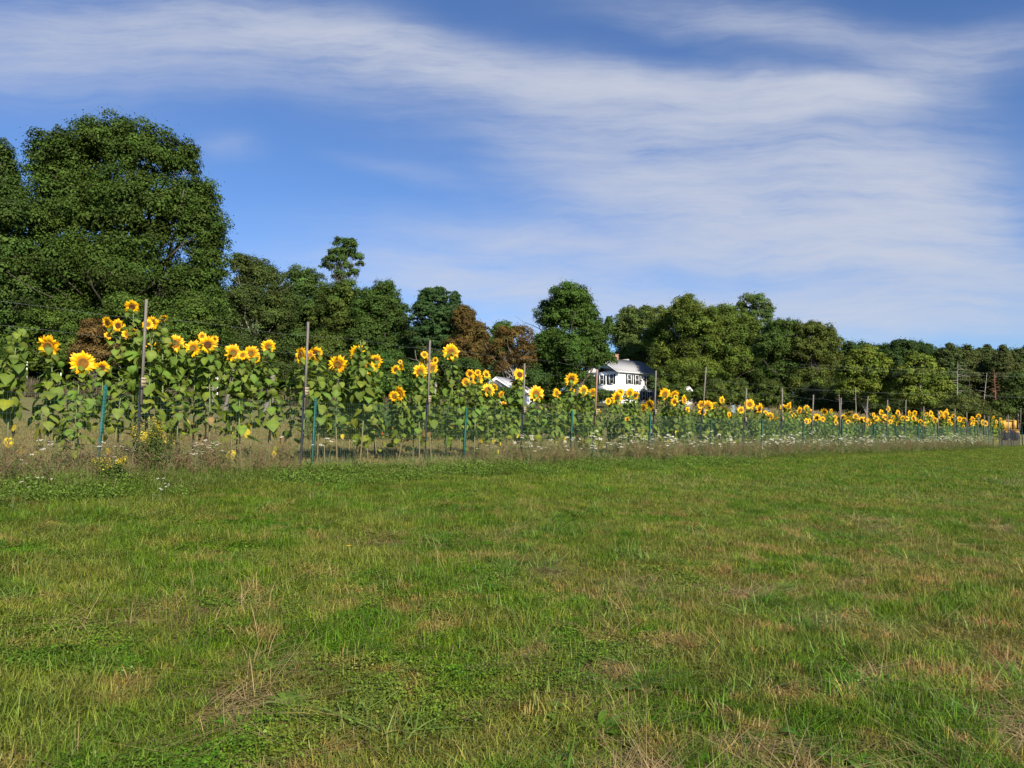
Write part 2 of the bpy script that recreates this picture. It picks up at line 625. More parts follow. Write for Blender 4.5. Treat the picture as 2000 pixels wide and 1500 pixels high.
def crown_cloud(lobes, nleaf, leaf, base_col, clump=0.30, var=0.28, dens_in=0.0, flat=0.75, fill=1.0):
    """lobes: list of (center(3), radii(3)). leaf clumps over the surface of every lobe"""
    L = [(np.array(c, float), np.array(r, float)) for c, r in lobes]
    area = np.array([(r[0] * r[2] + r[1] * r[2] + r[0] * r[1]) for c, r in L])
    share = area / area.sum()
    P, N, Cc = [], [], []
    base_col = np.array(base_col, float)
    for (c, r), sh in zip(L, share):
        nl = int(nleaf * 1.25 * sh)
        rm = float(r.mean())
        k = max(8, int(62 * fill * (0.30 / clump) ** 1.6))
        dirs = unit(rng.normal(size=(k, 3)))
        dirs[:, 2] = np.where(dirs[:, 2] < -0.55, -dirs[:, 2], dirs[:, 2])
        cen = c + dirs * r * rng.uniform(0.55, 0.98, (k, 1))
        cr = rm * clump * rng.uniform(0.55, 1.35, k)
        tone = 1 + rng.normal(0, var, k)
        hue = rng.normal(0, 0.07, k)
        per = rng.choice(k, nl, p=cr ** 2 / (cr ** 2).sum())
        d = unit(rng.normal(size=(nl, 3)))
        d[:, 2] = np.where(rng.random(nl) < 0.55, np.abs(d[:, 2]), d[:, 2])
        rad = rng.uniform(0.25, 1.0, nl) ** 0.5
        off = d * rad[:, None] * cr[per][:, None]
        off[:, 2] *= flat
        stray = rng.random(nl) < 0.08
        off[stray] *= 1.7
        p = cen[per] + off
        nn = unit(d * 0.9 + dirs[per] * 0.35 + np.array([0, 0, 0.3]) + rng.normal(0, 0.42, (nl, 3)))
        tn = np.clip(tone[per] + rng.normal(0, 0.16, nl), 0.35, 1.9)[:, None]
        cc = base_col * tn
        cc[:, 0] *= 1 + hue[per] + rng.normal(0, 0.06, nl)
        P.append(p)
        N.append(nn)
        Cc.append(cc)
    P, N, Cc = np.concatenate(P), np.concatenate(N), np.clip(np.concatenate(Cc), 0.003, 0.9)
    return P, N, leaf * rng.uniform(0.6, 1.35, len(P)), Cc


def limb_tube(mb, a, b, r0, r1, segs=5, wob=0.06, n=6):
    a, b = Vector(a), Vector(b)
    ln = (b - a).length
    pts, rr = [], []
    for i in range(segs + 1):
        f = i / segs
        p = a.lerp(b, f)
        if 0 < i:
            p += Vector((random.gauss(0, 1), random.gauss(0, 1), random.gauss(0, 0.5))) * ln * wob * (0.4 if i == segs else 1) * 0.6
        pts.append(p)
        rr.append(r0 + (r1 - r0) * f)
    mb.tube(pts, rr, n)
    return pts


def tree(name, label, Y, lobes_px, trunk_px, col, nleaf, leaf=0.24, clump=0.30, var=0.28, group=None, bark=None, trunk_r=0.3,
         cat='tree', fill=1.0, top_trunk=None, flat=0.85, trunk=True, depth=1.0, inner=True, branches=None):
    """crown lobes are given as places in the view at depth Y; base on the ground under trunk_px"""
    base = gbase(trunk_px, Y)
    t = empty(name, base)
    lobes = []
    for lb in lobes_px:
        cx, cy, rx, ry = lb[:4]
        dz = lb[4] if len(lb) > 4 else random.uniform(-0.35, 0.35) * rx / F * Y
        c = at(cx, cy, Y + dz) - base
        k = (Y + dz) / F
        lobes.append((tuple(c), (rx * k, max(rx, ry) * k * 0.9 * depth, ry * k)))
    P, N, s, C = crown_cloud(lobes, nleaf, leaf, col, clump, var, flat=flat, fill=fill)
    if inner:
        # twigs and leaves inside the lobes so the crown is not hollow
        P2, N2, s2, C2 = crown_cloud([(c, tuple(x * 0.62 for x in r)) for c, r in lobes], int(nleaf * 0.3), leaf * 1.5, col, 0.5, var, fill=0.6)
        P, N, s, C = np.concatenate([P, P2]), np.concatenate([N, N2]), np.concatenate([s, s2]), np.concatenate([C, C2])
    me = leaves_mesh('crown', P, N, s, C)
    link('crown', me, M_LEAF, t)
    if trunk:
        mb = MB()
        topz = max(c[2] for c, r in lobes)
        cxm = sum(c[0] for c, r in lobes) / len(lobes)
        tt = top_trunk or (cxm, 0, topz * 0.9)
        pts = limb_tube(mb, (0, 0, -0.4), tt, trunk_r, trunk_r * 0.25, 8, 0.025, 8)
        for (c, r) in lobes:
            for k in range(branches if branches is not None else 3):
                st = pts[random.randint(2, 6)]
                if st.z > c[2]: st = pts[2]
                tgt = Vector(c) + Vector((random.gauss(0, .45) * r[0], random.gauss(0, .45) * r[1], random.gauss(0.1, .4) * r[2]))
                bp = limb_tube(mb, st, tgt, trunk_r * 0.36, trunk_r * 0.07, 5, 0.07, 5)
                for q in range(2):
                    s0 = bp[random.randint(2, 4)]
                    limb_tube(mb, s0, s0 + Vector((random.gauss(0, .5) * r[0], random.gauss(0, .5) * r[1], random.uniform(0.0, .7) * r[2])), trunk_r * 0.12, trunk_r * 0.03, 3, 0.08, 4)
        mb.build('trunk', bark or M_BARK, t, smooth=True)
    tag(t, label, cat, group)
    return t


DK = (0.05, 0.08, 0.016)
MID = (0.058, 0.088, 0.020)
OLV = (0.078, 0.098, 0.024)
BRT = (0.095, 0.125, 0.026)
BLU = (0.036, 0.070, 0.028)
BRN = (0.088, 0.060, 0.022)
GRY = (0.050, 0.070, 0.022)
G_BACK = 'trees behind the sunflower field'

tree('maple_tree', 'largest broad dark green maple towering at left behind the sunflowers', 70,
     [(205, 292, 78, 70), (118, 305, 62, 54), (150, 350, 90, 80), (282, 312, 78, 68), (352, 318, 40, 46), (140, 420, 92, 84), (262, 425, 112, 96), (376, 410, 58, 66),
      (392, 450, 52, 66), (404, 520, 46, 66), (110, 530, 100, 88), (250, 548, 120, 96), (380, 590, 72, 76), (410, 640, 42, 60), (150, 640, 104, 70), (290, 655, 115, 66), (390, 700, 62, 56), (200, 720, 110, 50), (300, 735, 90, 40)],
     235, (0.043, 0.070, 0.015), 190000, 0.21, 0.25, 0.25, G_BACK, trunk_r=0.6)
tree('maple_tree', 'dark green maple cut off by the left edge of the picture', 66,
     [(-10, 325, 42, 56), (2, 375, 42, 52), (22, 440, 62, 76), (-30, 520, 100, 90), (28, 600, 70, 80), (-20, 680, 90, 62)],
     -10, (0.044, 0.074, 0.019), 60000, 0.21, 0.28, 0.25, G_BACK, trunk_r=0.5)
tree('leafy_shrub', 'fresh green understorey tree low in front of the big maple at far left', 62,
     [(95, 645, 55, 40), (60, 700, 50, 40), (130, 700, 50, 40)], 95, (0.060, 0.095, 0.020), 20000, 0.17, 0.3, 0.25, G_BACK, trunk_r=0.15)
tree('leafy_shrub', 'brown leaved shrub under the big maple behind the tallest sunflowers', 60,
     [(185, 655, 36, 32), (170, 700, 40, 34), (215, 695, 32, 30)], 185, (0.110, 0.070, 0.030), 14000, 0.15, 0.3, 0.25, G_BACK, trunk_r=0.12, fill=0.8)
tree('leafy_shrub', 'green understorey tree with low limbs under the right side of the big maple', 61,
     [(250, 610, 50, 30), (300, 690, 50, 38), (360, 660, 50, 40), (380, 615, 40, 30)], 320, (0.056, 0.088, 0.019), 24000, 0.17, 0.3, 0.25, G_BACK, trunk_r=0.15)
# dark wood edge behind the trees, each its own tree (shared crown meshes)
tree('deciduous_tree', 'olive brown thin crowned tree directly right of the big maple', 104,
     [(505, 545, 52, 44), (482, 600, 48, 56), (532, 620, 48, 58), (470, 520, 26, 26), (505, 690, 60, 55)], 515, GRY, 42000, 0.23, 0.26, 0.28, G_BACK, M_BARKPALE, 0.28)
tree('deciduous_tree', 'rounded green tree between the olive thin tree and the tall spindly tree', 108,
     [(590, 560, 46, 40), (560, 610, 50, 50), (618, 612, 52, 56), (575, 680, 60, 58), (640, 690, 50, 50)], 590, (0.050, 0.082, 0.024), 48000, 0.24, 0.27, 0.27, G_BACK)
tree('spindly_tree', 'tall spindly tree with open tufted crown rising above the wood', 116,
     [(668, 474, 16, 8), (684, 480, 14, 11), (676, 492, 22, 10), (694, 502, 14, 8), (655, 496, 15, 7), (644, 508, 16, 7), (664, 508, 15, 8), (703, 516, 9, 6), (637, 520, 13, 7), (655, 524, 14, 8), (676, 520, 14, 8), (690, 534, 13, 8), (664, 540, 16, 9)], 672,
     (0.052, 0.088, 0.026), 17000, 0.22, 0.48, 0.25, G_BACK, M_BARK, 0.2, fill=0.5, top_trunk=None, inner=False)
tree('deciduous_tree', 'dense mid green tree below the tall spindly tree', 106,
     [(668, 590, 46, 40), (690, 640, 52, 46), (650, 700, 60, 50), (640, 625, 36, 40)], 665, (0.060, 0.084, 0.021), 42000, 0.24, 0.28, 0.28, G_BACK)
tree('deciduous_tree', 'dark green tree with a pointed right top left of the layered tree', 104,
     [(752, 580, 32, 34), (722, 600, 38, 38), (765, 630, 42, 46), (715, 660, 50, 50), (770, 700, 50, 46)], 745, (0.046, 0.078, 0.020), 44000, 0.23, 0.27, 0.27, G_BACK)
tree('layered_tree', 'blue green tree with layered crown above a bare pale trunk', 98,
     [(847, 584, 34, 24), (828, 612, 32, 24), (864, 618, 30, 26), (846, 645, 44, 20), (872, 672, 34, 18), (822, 668, 22, 16)], 846, BLU, 30000, 0.22, 0.26, 0.22, G_BACK, M_BARKPALE, 0.2, flat=0.5)
tree('pointed_tree', 'small blue green treetop showing between the layered and brown trees', 118,
     [(889, 588, 12, 20), (886, 620, 18, 30), (886, 670, 24, 40)], 888, BLU, 9000, 0.24, 0.3, 0.22, G_BACK, trunk_r=0.2)
tree('brown_tree', 'brown leaved tree with rounded sloping right side beside the layered tree', 96,
     [(908, 628, 26, 32), (922, 662, 36, 38), (898, 690, 36, 36), (936, 700, 34, 34)], 915, BRN, 40000, 0.19, 0.24, 0.22, G_BACK, trunk_r=0.25, inner=True)
tree('deciduous_tree', 'small green treetop peeking behind the sparse brown tree', 122,
     [(985, 648, 30, 18), (975, 680, 36, 28)], 982, (0.062, 0.105, 0.026), 9000, 0.26, 0.3, 0.2, G_BACK, trunk_r=0.2)
tree('brown_tree', 'sparse brown tree with bare grey limbs left of the round green tree', 93,
     [(1004, 662, 40, 26), (978, 690, 32, 26), (1022, 695, 26, 30), (1000, 716, 36, 18)], 1008, (0.098, 0.062, 0.024), 17000, 0.18, 0.25, 0.22, G_BACK, M_BARKPALE, 0.2, fill=0.7, inner=False, branches=7)
tree('round_tree', 'tall full green tree left of the white house', 100,
     [(1112, 586, 46, 32), (1090, 624, 50, 42), (1138, 622, 38, 36), (1158, 656, 38, 36), (1076, 682, 38, 42), (1110, 690, 56, 44), (1166, 690, 28, 24), (1184, 702, 24, 15, 0), (1160, 712, 22, 16, 0), (1190, 640, 9, 22), (1100, 730, 54, 28)],
     1115, (0.046, 0.084, 0.019), 78000, 0.22, 0.25, 0.24, G_BACK, trunk_r=0.35)
tree('pale_tree', 'pale green loose tree behind the white house', 168,
     [(1228, 615, 20, 16), (1252, 638, 36, 30), (1218, 655, 28, 36), (1262, 612, 22, 14), (1240, 690, 50, 30)], 1235, (0.075, 0.105, 0.034), 24000, 0.34, 0.28, 0.25, G_BACK, fill=0.7)
tree('broad_tree', 'broad yellow green tree overhanging the right side of the white house', 144,
     [(1338, 604, 34, 28), (1308, 632, 44, 36, 9), (1362, 632, 44, 38), (1285, 668, 40, 32, 14), (1338, 680, 62, 46, 3), (1388, 668, 34, 40), (1302, 706, 30, 24, 2), (1350, 735, 62, 34), (1308, 738, 26, 22, 0), (1290, 755, 18, 16, -3)],
     1345, (0.088, 0.118, 0.024), 74000, 0.28, 0.25, 0.24, G_BACK, trunk_r=0.4)
tree('broad_tree', 'green tree with exposed pale limbs right of the broad yellow green tree', 147,
     [(1415, 625, 42, 30), (1452, 655, 46, 40), (1412, 670, 44, 42), (1440, 715, 54, 36), (1395, 740, 40, 30)],
     1425, (0.074, 0.106, 0.022), 52000, 0.28, 0.25, 0.26, G_BACK, M_BARKPALE, 0.32, branches=5)
tree('airy_tree', 'airy topped tree poking above its neighbours on the right', 150,
     [(1470, 592, 32, 15), (1490, 606, 22, 14), (1458, 608, 22, 14), (1478, 625, 34, 18)], 1472, (0.075, 0.110, 0.036), 12500, 0.27, 0.3, 0.22, G_BACK, M_BARKPALE, 0.25, fill=0.6, inner=False)
tree('round_tree', 'dark green tree under the airy treetop', 130,
     [(1528, 650, 38, 28), (1506, 685, 42, 36), (1550, 690, 44, 38), (1520, 735, 52, 38)], 1525, (0.052, 0.084, 0.021), 46000, 0.25, 0.26, 0.26, G_BACK)
tree('russet_tree', 'rounded tree with russet top at the right end of the near group', 128,
     [(1590, 648, 38, 20), (1612, 672, 34, 28), (1578, 690, 40, 34), (1618, 715, 34, 36), (1580, 745, 50, 34)], 1597, (0.072, 0.088, 0.022), 46000, 0.24, 0.25, 0.24, G_BACK)
tree('locust_tree', 'bright yellow green tree with thin trunks at the left of the matching pair', 108,
     [(1688, 700, 34, 24), (1710, 722, 32, 26), (1664, 726, 32, 26), (1700, 752, 42, 24), (1664, 762, 30, 20), (1700, 780, 36, 14)], 1692, (0.105, 0.135, 0.024), 42000, 0.22, 0.26, 0.24, G_BACK, M_BARKPALE, 0.16, flat=0.8)
tree('locust_tree', 'bright yellow green tree with thin trunks at the right of the matching pair', 104,
     [(1792, 706, 26, 18), (1812, 726, 32, 24), (1778, 738, 34, 24), (1828, 755, 32, 22), (1780, 768, 36, 20), (1812, 785, 42, 18)], 1795, (0.105, 0.132, 0.026), 42000, 0.22, 0.26, 0.24, G_BACK, M_BARKPALE, 0.16, flat=0.8)
tree('dark_tree', 'very dark dense tree between the two bright yellow green trees', 132,
     [(1762, 682, 30, 18), (1745, 705, 30, 26), (1790, 690, 36, 20), (1750, 745, 34, 34)], 1758, (0.030, 0.056, 0.018), 26000, 0.26, 0.26, 0.22, G_BACK)
for i, (x, y, lab) in enumerate([(1668, 684, 'dark far tree just right of the russet topped tree'), (1722, 688, 'dark far treetop left of the very dark dense tree')]):
    tree('dark_tree', lab, 150, [(x, y, 32, 16), (x - 12, y + 30, 34, 26), (x + 16, y + 34, 34, 26), (x, y + 75, 42, 36)], x, (0.036, 0.064, 0.022), 16000, 0.30, 0.28, 0.22, G_BACK)
pines = [(1852, 690, 'dusky pine with ragged top above the dead pale trunk'), (1892, 692, 'second dusky pine from the dead pale trunk'),
         (1925, 688, 'dusky pine above the reddish dead tree'), (1962, 694, 'dusky pine just left of the outermost pine'), (2004, 690, 'dusky pine at the right edge of the picture')]
for i, (x, y, lab) in enumerate(pines):
    lb = [(x + 3 * (-1) ** i, y - 9 + 3 * (i % 3), 7, 13), (x - 10, y + 1, 13, 9), (x + 9, y + 5, 16, 11), (x - 3, y + 8, 20, 13), (x - 6, y + 22, 24, 14), (x + 12, y + 30, 24, 14), (x, y + 48, 30, 16), (x - 8, y + 66, 28, 14), (x + 12, y + 80, 26, 14)]
    tree('pine_tree', lab, 128 + 3 * (i % 3), lb, x, (0.055 + 0.008 * (i % 2), 0.076, 0.030), 26000, 0.23, 0.30, 0.25, 'dusky pines at the right', M_BARK, 0.2, flat=0.8, fill=1.0)
tree('leafy_shrub', 'low olive shrub mound in front of the pines', 92,
     [(1880, 795, 42, 20), (1855, 812, 34, 16), (1915, 812, 36, 16)], 1880, (0.066, 0.078, 0.024), 22000, 0.16, 0.28, 0.24, G_BACK, trunk_r=0.1)
tree('leafy_shrub', 'green bush at the wood edge behind the end of the fence', 98,
     [(1960, 800, 30, 18), (1990, 790, 34, 30), (1990, 750, 24, 26), (2020, 820, 30, 20)], 1985, (0.052, 0.078, 0.022), 20000, 0.18, 0.28, 0.24, G_BACK, trunk_r=0.12)
tree('leafy_shrub', 'dark green bush low between the round green tree and the brown trees', 84,
     [(960, 775, 50, 20), (905, 722, 40, 22), (860, 712, 34, 22), (1040, 745, 34, 22)], 900, (0.042, 0.074, 0.022), 22000, 0.17, 0.28, 0.24, G_BACK, trunk_r=0.12)
tree('leafy_shrub', 'bright green bush behind the middle sunflowers', 78,
     [(745, 715, 55, 28), (690, 735, 46, 26), (800, 735, 46, 26), (750, 755, 70, 24)], 745, (0.046, 0.085, 0.022), 26000, 0.17, 0.28, 0.24, G_BACK, trunk_r=0.12)
tree('leafy_shrub', 'dark undergrowth bush right of the big maple behind the sunflowers', 84,
     [(470, 690, 44, 34), (430, 735, 50, 26), (540, 735, 55, 28), (610, 740, 50, 26)], 500, (0.044, 0.064, 0.020), 24000, 0.17, 0.28, 0.24, G_BACK, trunk_r=0.12)
tree('leafy_shrub', 'shrub in front of the white house hiding its ground floor', 128,
     [(1176, 774, 28, 11), (1152, 752, 14, 22), (1276, 752, 11, 18), (1150, 775, 26, 16)], 1180, (0.050, 0.076, 0.026), 15000, 0.2, 0.3, 0.24, G_BACK, trunk_r=0.12)
tree('leafy_shrub', 'green bush hiding most of the small white outbuilding', 128, [(1326, 766, 22, 20), (1305, 778, 20, 14), (1338, 778, 18, 14), (1370, 772, 22, 18)], 1328, (0.066, 0.094, 0.024), 11000, 0.2, 0.28, 0.22, G_BACK, trunk_r=0.1)
for x, lab in ((1440, 'small rounded shrub leftmost of the three at the corn edge'), (1505, 'small rounded shrub in the middle of three at the corn edge'), (1400, 'small rounded shrub below the broad yellow green tree')):
    tree('leafy_shrub', lab, 118, [(x, 762, 26, 20), (x + 14, 782, 26, 14), (x - 14, 780, 24, 14)], x, (0.066, 0.088, 0.024), 11000, 0.2, 0.28, 0.22, G_BACK, trunk_r=0.1)
for x, lab in ((1580, 'dark low bush under the russet topped tree'), (1640, 'dark low bush between russet tree and the first bright tree'), (1730, 'dark low bush below the very dark dense tree')):
    tree('leafy_shrub', lab, 116, [(x, 775, 30, 24), (x + 18, 795, 30, 14), (x - 18, 795, 30, 14)], x, (0.040, 0.058, 0.022), 10000, 0.2, 0.28, 0.22, G_BACK, trunk_r=0.1)

# deep wood: trees standing behind, sharing two crowns
wood = []
for k in range(3):
    lb = [((0, 0, 10.5), (4.2, 4, 3.2)), ((-2.4, 0, 7.5), (3.6, 3.6, 3)), ((2.6, 0.5, 7.2), (3.7, 3.5, 3.2)), ((0, -1, 4.2), (4.8, 4, 3.2)), ((0, -0.5, 1.5), (4.8, 3.8, 2))]
    lb = [(tuple(np.array(c) + rng.normal(0, .5, 3)), r) for c, r in lb]
    P, N, s, C = crown_cloud(lb, 30000, 0.34, (0.044, 0.066, 0.019), 0.3, 0.3)
    wood.append(leaves_mesh('crown', P, N, s, C))
tm = MB()
tm.tube([(0, 0, -0.5), (0.1, 0, 4), (-.1, 0, 9)], [0.3, 0.22, 0.1], 7)
tm_o = tm.build('trunk', M_BARK)
twd = tm_o.data
bpy.data.objects.remove(tm_o)
deep = [(-40, 78, 1.1), (60, 88, 1.1), (150, 90, 1.0), (240, 92, 1.0), (330, 92, 1.05), (415, 96, 0.95), (455, 122, 1.25), (520, 124, 1.2), (585, 126, 1.15), (650, 124, 1.05), (715, 120, 1.05),
        (775, 118, 1.0), (830, 120, .82), (885, 118, .85), (940, 114, .74), (1000, 116, .62), (1050, 120, .75), (1092, 118, .85), (1165, 178, .9), (1390, 152, 1.1), (1330, 168, 1.0), (1285, 176, 1.05), (1235, 182, 1.0), (1190, 172, .9),
        (1440, 152, 1.1), (1490, 150, 1.0), (1545, 148, 1.0), (1600, 146, .95), (1650, 146, .85), (1700, 144, .82), (1745, 146, .84), (1790, 146, .92),
        (1835, 144, 1.12), (1872, 150, 1.14), (1915, 146, 1.12), (1950, 151, 1.16), (1985, 146, 1.12), (2025, 148, 1.14), (2065, 142, 1.1)]
ordn = ['first', 'second', 'third', 'fourth', 'fifth', 'sixth', 'seventh', 'eighth', 'ninth', 'tenth', 'eleventh', 'twelfth', 'thirteenth', 'fourteenth', 'fifteenth',
        'sixteenth', 'seventeenth', 'eighteenth', 'nineteenth', 'twentieth', 'twenty-first', 'twenty-second', 'twenty-third', 'twenty-fourth', 'twenty-fifth', 'twenty-sixth',
        'twenty-seventh', 'twenty-eighth', 'twenty-ninth', 'thirtieth', 'thirty-first', 'thirty-second', 'thirty-third', 'thirty-fourth', 'thirty-fifth', 'thirty-sixth', 'thirty-seventh', 'thirty-eighth', 'thirty-ninth', 'fortieth'] + ['forty-' + q for q in ('first', 'second', 'third', 'fourth', 'fifth', 'sixth', 'seventh', 'eighth', 'ninth')] + ['fiftieth'] + ['fifty-' + q for q in ('first', 'second', 'third', 'fourth', 'fifth', 'sixth', 'seventh', 'eighth', 'ninth')]
for i, (x, Y, sc) in enumerate(sorted(deep)):
    t = empty('shaded_tree', gbase(x, Y), random.uniform(0, 6.28))
    t.scale = (sc, sc, sc)
    c = link('crown', wood[i % 3], M_LEAF, t)
    link('trunk', twd, M_BARK, t)
    tag(t, 'shaded tree deep in the wood, %s from the left in the back row' % ordn[i], 'tree', 'shaded trees of the back row')


# bare trunks at the right
def bare_tree(px, top, Y, label, mat, r=0.16, nb=14, spread=1.6, lean=0):
    b = gbase(px, Y)
    t = empty('bare_tree', b)
    h = (at(px, top, Y) - b).z
    mb = MB()
    pts = [(lean * f, 0, -0.3 + (h + .3) * f) for f in (0, .2, .4, .6, .8, 1)]
    mb.tube(pts, [r * (1 - .8 * f) for f in (0, .2, .4, .6, .8, 1)], 6)
    bb = mb
    for k in range(nb):
        f = random.uniform(0.35, 0.98)
        a = random.uniform(0, 6.28)
        ln = spread * random.uniform(.5, 1.1) * (1.15 - f * .5)
        s0 = Vector((lean * f, 0, h * f))
        e = s0 + Vector((math.cos(a) * ln, math.sin(a) * ln * .6, random.uniform(-.1, .5) * ln))
        limb_tube(bb, s0, e, r * .28, r * .08, 4, .08, 4)
    bb.build('trunk', mat, t, smooth=True)
    tag(t, label, 'tree', 'bare trees under the pines')


bare_tree(1866, 708, 108, 'pale dead trunk with stubby horizontal branches under the pines', M_BARKPALE, 0.11, 24, 2.4, .6)
bare_tree(1912, 728, 112, 'leaning grey bare tree right of the pale dead trunk', M_BARKPALE, 0.12, 12, 1.6, 1.4)
bare_tree(1896, 735, 112, 'slim grey bare trunk between the pale dead trunk and the leaning one', M_BARK, 0.10, 8, 1.2)
M_RED = plain_mat('rust_brown_twigs', (0.12, 0.055, 0.032), 0.9, 0.3, 5)
bare_tree(1945, 722, 110, 'rust red dead tree near the right edge', M_RED, 0.15, 60, 1.0)
for x, tp, lab in ((1640, 770, 'thin bare trunk at the wood edge below the russet tree'), (1735, 765, 'thin bare trunk between the bright trees'), (1672, 755, 'thin grey trunk under the left bright tree'),
                   (1988, 740, 'pale thin trunk at the right edge of the wood')):
    bare_tree(x, tp, 106, lab, M_BARKPALE, 0.09, 5, .8)


# ------------------------------------------------------------------ white house
def house():
    c0 = at(1207, 724, 145)                     # near corner at the eave
    wd = Vector((6.6, 5.7, 0)).normalized()     # along the sunny wall
    gz = c0.z - 6.1
    h = empty('farmhouse', (c0.x, c0.y, gz), math.atan2(wd.y, wd.x))
    Lx, Ly, H = 11.5, 8.4, 6.1
    P = 2.6
    mb = MB()
    mb.add([(0, 0, -1.5), (Lx, 0, -1.5), (Lx, Ly, -1.5), (0, Ly, -1.5), (0, 0, H), (Lx, 0, H), (Lx, Ly, H), (0, Ly, H), (0, Ly / 2, H + P), (Lx, Ly / 2, H + P)],
           [(0, 1, 5, 4), (1, 2, 6, 5), (2, 3, 7, 6), (3, 0, 4, 7)], [(4, 7, 8), (5, 9, 6)])
    mb.build('wall', M_SIDING, h)
    ov = 0.45
    rf = MB()
    for s in (0, 1):
        y0 = -ov if s == 0 else Ly + ov
        z0 = H - ov * P / (Ly / 2)
        th = 0.16
        a = [(-ov, y0, z0 + .03), (Lx + ov, y0, z0 + .03), (Lx + ov, Ly / 2, H + P + .03), (-ov, Ly / 2, H + P + .03)]
        b = [(x, y, z + th) for x, y, z in a]
        rf.add(a + b, [(0, 1, 2, 3), (4, 7, 6, 5), (0, 4, 5, 1), (1, 5, 6, 2), (2, 6, 7, 3), (3, 7, 4, 0)])
    roof = rf.build('roof', M_ROOF, h)
    ch = MB()
    ch.box((3.6, Ly / 2 - .35, H + P - .4), (4.6, Ly / 2 + .35, H + P + 1.0))
    ch.box((3.52, Ly / 2 - .43, H + P + 1.002), (4.68, Ly / 2 + .43, H + P + 1.12))
    ch.build('chimney', M_BRICK, roof)
    tr = MB()
    tr.box((-.04, -.04, -1.4), (.16, -.003, H - .3))
    tr.box((Lx - .16, -.04, -1.4), (Lx + .04, -.003, H - .3))
    tr.box((-.02, -.05, H - .30), (Lx + .02, -.004, H - .06))
    tr.build('corner_board', M_TRIM, h)
    gt = MB()
    gt.tube([(-ov, -ov - .06, H - .23), (Lx + ov, -ov - .06, H - .23)], .07, 6)
    gt.tube([(-ov + .2, -ov - .06, H - .3), (.1, -.1, H - .9), (.1, -.1, 0)], .05, 6)
    gt.build('gutter', M_TRIM, h)
    # rake boards on the gable end
    rk = MB()
    for s in (0, 1):
        ya, yb = (-ov, Ly / 2) if s == 0 else (Ly + ov, Ly / 2)
        za, zb = H - ov * P / (Ly / 2), H + P
        rk.add([(-ov - .04, ya, za - .2), (-ov - .04, yb, zb - .2), (-ov - .04, yb, zb + .02), (-ov - .04, ya, za + .02),
                (-ov - .005, ya, za - .2), (-ov - .005, yb, zb - .2), (-ov - .005, yb, zb + .02), (-ov - .005, ya, za + .02)],
               [(0, 1, 2, 3), (4, 7, 6, 5), (0, 4, 5, 1), (3, 2, 6, 7)])
    rk.build('rake_board', M_TRIM, h)

    def window(u0, z0, wl='front', wdt=0.95, ht=1.7):
        f, g, sh, mu = MB(), MB(), [MB(), MB()], MB()

        def bx(m, a0, a1, b0, b1, d0, d1):
            if wl == 'front':
                m.box((a0, -d1, b0), (a1, -d0, b1))
            else:
                m.box((-d1, a0, b0), (-d0, a1, b1))
        t_ = .09
        bx(f, u0 - t_, u0, z0 - t_, z0 + ht + t_, .004, .07)
        bx(f, u0 + wdt, u0 + wdt + t_, z0 - t_, z0 + ht + t_, .004, .07)
        bx(f, u0, u0 + wdt, z0 + ht, z0 + ht + t_, .004, .068)
        bx(f, u0, u0 + wdt, z0 - t_, z0, .004, .085)
        bx(f, u0, u0 + wdt, z0 + ht / 2 - .03, z0 + ht / 2 + .03, .03, .06)
        fo = f.build('window', M_TRIM, h)
        bx(g, u0, u0 + wdt, z0, z0 + ht, .008, .022)
        g.build('pane', M_GLASS, fo)
        for i, a in enumerate((u0 - t_ - .46, u0 + wdt + t_ + .02)):
            bx(sh[i], a, a + .44, z0 - .05, z0 + ht + .05, .006, .05)
            sh[i].build('shutter', M_SHUT, fo)
    for u0 in (2.75, 5.0, 8.2):
        window(u0, 3.75)
    for u0 in (1.9, 4.2, 6.9, 9.2):
        window(u0, 0.75)
    for u0 in (1.2, 3.7, 6.0):
        window(u0, 3.75, 'side')
        window(u0, 0.75, 'side')
    # rear wing roof behind the ridge
    wr = MB()
    wr.add([(6.2, Ly / 2 + .5, H + .2), (11, Ly / 2 + .5, H + .2), (11, Ly + 6, H + .2), (6.2, Ly + 6, H + .2), (8.6, Ly / 2 + .5, H + P + .55), (8.6, Ly + 6, H + P + .55)],
           [(0, 3, 5, 4), (1, 4, 5, 2)], [(0, 4, 1), (3, 2, 5)])
    wr.build('rear_wing_roof', M_ROOF, h)
    ww = MB()
    ww.box((6.5, Ly + .01, -1.2), (10.7, Ly + 5.7, H + .2))
    ww.build('rear_wing', M_SIDING, h)
    tag(h, 'white clapboard two-storey house with black shutters half hidden by trees', 'house')


house()


